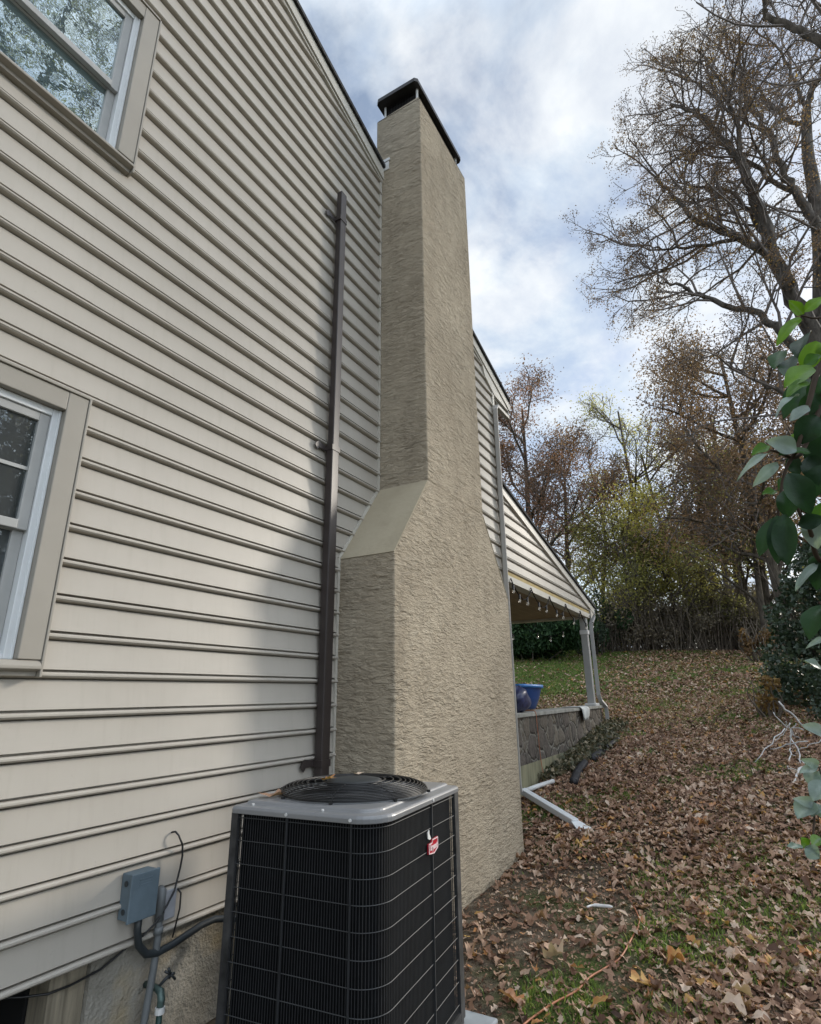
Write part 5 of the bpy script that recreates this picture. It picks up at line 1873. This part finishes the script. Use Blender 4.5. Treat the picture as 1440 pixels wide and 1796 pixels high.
def thin(P, near_dirt=True):
    x, y = P[:, 0], P[:, 1]
    keep = np.ones(len(P))
    dirt = np.clip(1.3 - np.hypot((x - 1.1) / 1.0, (y - 4.2) / 1.7), 0, 1)
    keep *= 1 - .8 * np.clip(dirt * 1.6, 0, 1)
    lawn = np.clip((-x - .2) / 2.0, 0, 1) * np.clip((y - 13) / 3, 0, 1)
    keep *= 1 - .80 * lawn
    keep *= np.where(fld(P, 1.5, 1.0) > .36, .42, 1.0)
    keep *= np.where((y > 17) & (fld(P, .55, 2.2) > .1), .6, 1)
    return rng.random(len(P)) < keep


Pn = scatter(28000, -27, 12, 2.2, 9.0)
Pm = scatter(46000, -25, 9, 9.0, 16.0)
Pf = scatter(34000, -20, 8, 16.0, 27.5)
sets = []
for P, size, shapes, lift, tilt in ((Pn, .057, [outline_oak(), outline_oval(), outline_maple(), outline_oak(), outline_ragged(), outline_oval(), outline_ragged()], .02, .22),
                                    (Pm, .06, [outline_oak(), outline_oval(), outline_maple(), outline_ragged()], .02, .24),
                                    (Pf, .08, [outline_oval(), outline_oval()], .02, .28)):
    P = P[free(P)]
    P = P[thin(P)]
    tone = np.clip(rng.beta(2.2, 1.9, len(P)) * .9 + .06 * fld(P, 1.1, .4), 0, .88)
    acc = rng.random(len(P)) < .05
    tone[acc] = rng.uniform(.9, 1.0, acc.sum())
    sets.append(litter(P, size, shapes, tone, lift, tilt))
# broken bits of leaf matted into the soil
Pq = scatter(26000, -27, 12, 2.2, 8.0)
Pq = Pq[free(Pq)]
sets.append(litter(Pq, .017, [outline_oval(), outline_ragged()], rng.beta(2, 2.2, len(Pq)) * .9, .006, .3))
# a few large orange and tan leaves around the air conditioner
Pk = np.array([(1.33, 3.55), (1.29, 3.75), (1.36, 3.9), (1.42, 3.6), (1.5, 3.9), (1.27, 3.42), (1.62, 3.25), (1.75, 3.3), (1.55, 3.35), (1.9, 3.4), (1.7, 3.55), (2.1, 3.7), (1.95, 3.3), (1.47, 4.3), (1.22, 3.3), (1.45, 3.15), (1.85, 3.9), (2.3, 3.8), (2.2, 3.4), (2.0, 4.2)])
sets.append(litter(Pk, .085, [outline_maple(), outline_oak()], rng.choice([.92, .95, .8, .6, .98], len(Pk)), .03, .3))
Vl, Fl, Tl, o = [], [], [], 0
for V, F, t in sets:
    Vl.append(V)
    Fl.append(F + o)
    Tl.append(t)
    o += len(V)
lt = np_mesh('leaf_litter', np.concatenate(Vl), [np.concatenate(Fl)], M['l_litter'], None, np.concatenate(Tl))
tag(lt, 'thick brown autumn leaf litter covering the lawn', 'leaves', kind='stuff')


def grass(n, P, h):
    n = len(P)
    a = rng.uniform(0, 6.28, n)
    w = rng.uniform(.0018, .0036, n) * (1 + np.hypot(P[:, 0] - CAM[0], P[:, 1]) / 7)
    hh = h * rng.uniform(.5, 1.4, n)
    lean = rng.normal(0, .5, (n, 2)) * hh[:, None]
    z = gz(P[:, 0], P[:, 1])
    b = np.stack([P[:, 0], P[:, 1], z - .004], 1)
    s = np.stack([np.cos(a) * w, np.sin(a) * w, np.zeros(n)], 1)
    mid = b + np.stack([lean[:, 0] * .35, lean[:, 1] * .35, hh * .6], 1)
    tip = b + np.stack([lean[:, 0], lean[:, 1], hh], 1)
    V = np.stack([b - s, b + s, mid + s * .7, mid - s * .7, tip], 1).reshape(-1, 3)
    i = np.arange(n)[:, None] * 5
    return V, [i + np.array([[0, 1, 2, 3]]), i + np.array([[3, 2, 4]])]


Pg = np.concatenate([scatter(60000, -24, 12, 2.4, 9), scatter(60000, -25, 9, 9, 16), scatter(65000, -20, 8, 16, 27)])
Pg = Pg[free(Pg)]
x, y = Pg[:, 0], Pg[:, 1]
f1 = fld(Pg, 1.5, 1.0)
dirt = np.clip(1.3 - np.hypot((x - 1.1) / 1.0, (y - 4.2) / 1.7), 0, 1)
pk = np.where(f1 > .40, .65, .06) * (1 - np.clip(dirt * 1.5, 0, .95))
for cx, cy, rr_ in ((1.85, 5.45, .35), (2.33, 5.6, .45), (2.1, 4.75, .4), (2.45, 4.45, .35), (1.5, 3.55, .25), (2.1, 3.7, .3), (1.9, 4.4, .25), (2.5, 6.4, .4)):
    pk = np.maximum(pk, .95 * (np.hypot(x - cx, y - cy) < rr_ * (1 + .4 * f1)))
lawn = np.clip((-x - .2) / 2.0, 0, 1) * np.clip((y - 13) / 3, 0, 1)
pk = np.maximum(pk, lawn)
pk = np.where(y > 12, np.maximum(pk, .35), pk)
Pg = Pg[rng.random(len(Pg)) < pk]
hg = np.where(Pg[:, 1] > 9, .05, .036)
V, F = grass(0, Pg, hg)
gr = np_mesh('grass', V, F, M['l_grass'], None, np.repeat(np.clip(rng.normal(.5, .22, len(Pg)), 0, 1), 5))
tag(gr, 'patchy green grass showing between the fallen leaves', 'grass', kind='stuff')

Pi = np.stack([.04 + np.abs(rng.normal(0, .22, 3600)), rng.uniform(7.9, 12.3, 3600)], 1)
Pi = Pi[Pi[:, 0] < .6 * np.clip((Pi[:, 1] - 7.6) / 2, .2, 1)]
Ci = np.column_stack([Pi, gz(Pi[:, 0], Pi[:, 1]) + rng.uniform(.01, .13, len(Pi))])
gi = leaf_quads(Ci, .065, 'ground_ivy', M['l_ground_ivy'], None, (0, 0, 0), None, .8)
tag(gi, 'dark ground ivy creeping along the foot of the stone wall', 'ivy', kind='stuff')

# single leaves resting on the air conditioner
def one_leaf(loc, size, tone, outl, label, rz):
    o = np.array([(0, 0)] + outl)
    m = len(o)
    L = np.column_stack([o, .5 * o[:, 0] ** 2 + 1.1 * o[:, 1] ** 2 + .04 * np.sin(9 * o[:, 0])]) * size
    c, s = math.cos(rz), math.sin(rz)
    X = np.column_stack([L[:, 0] * c - L[:, 1] * s, L[:, 0] * s + L[:, 1] * c, L[:, 2] - L[:, 2].min()])
    jj = np.arange(1, m)
    tri = np.stack([np.zeros(m - 1, int), jj, np.where(jj + 1 < m, jj + 1, 1)], 1)
    ob = np_mesh('dry_leaf', X, [tri], M['l_litter'], None, np.clip(tone + rng.normal(0, .04, m), 0, 1))
    ob.location = loc
    tag(ob, label, 'leaf')


am = Matrix.Translation((A_.x, A_.y, 0)) @ Matrix.Rotation(ATH, 4, 'Z')
one_leaf(am @ Vector((.105, .14, ZF + .003)), .13, .55, outline_oak(), 'curled brown leaf on the front left of the condenser top', .8)
one_leaf(am @ Vector((.27, .36, ZF + .056)), .11, .95, outline_maple(), 'orange leaf lying on the fan guard', .3)
one_leaf(am @ Vector((.32, .60, ZF + .056)), .07, .85, outline_oval(), 'small pale leaf at the back of the fan guard', 1.3)
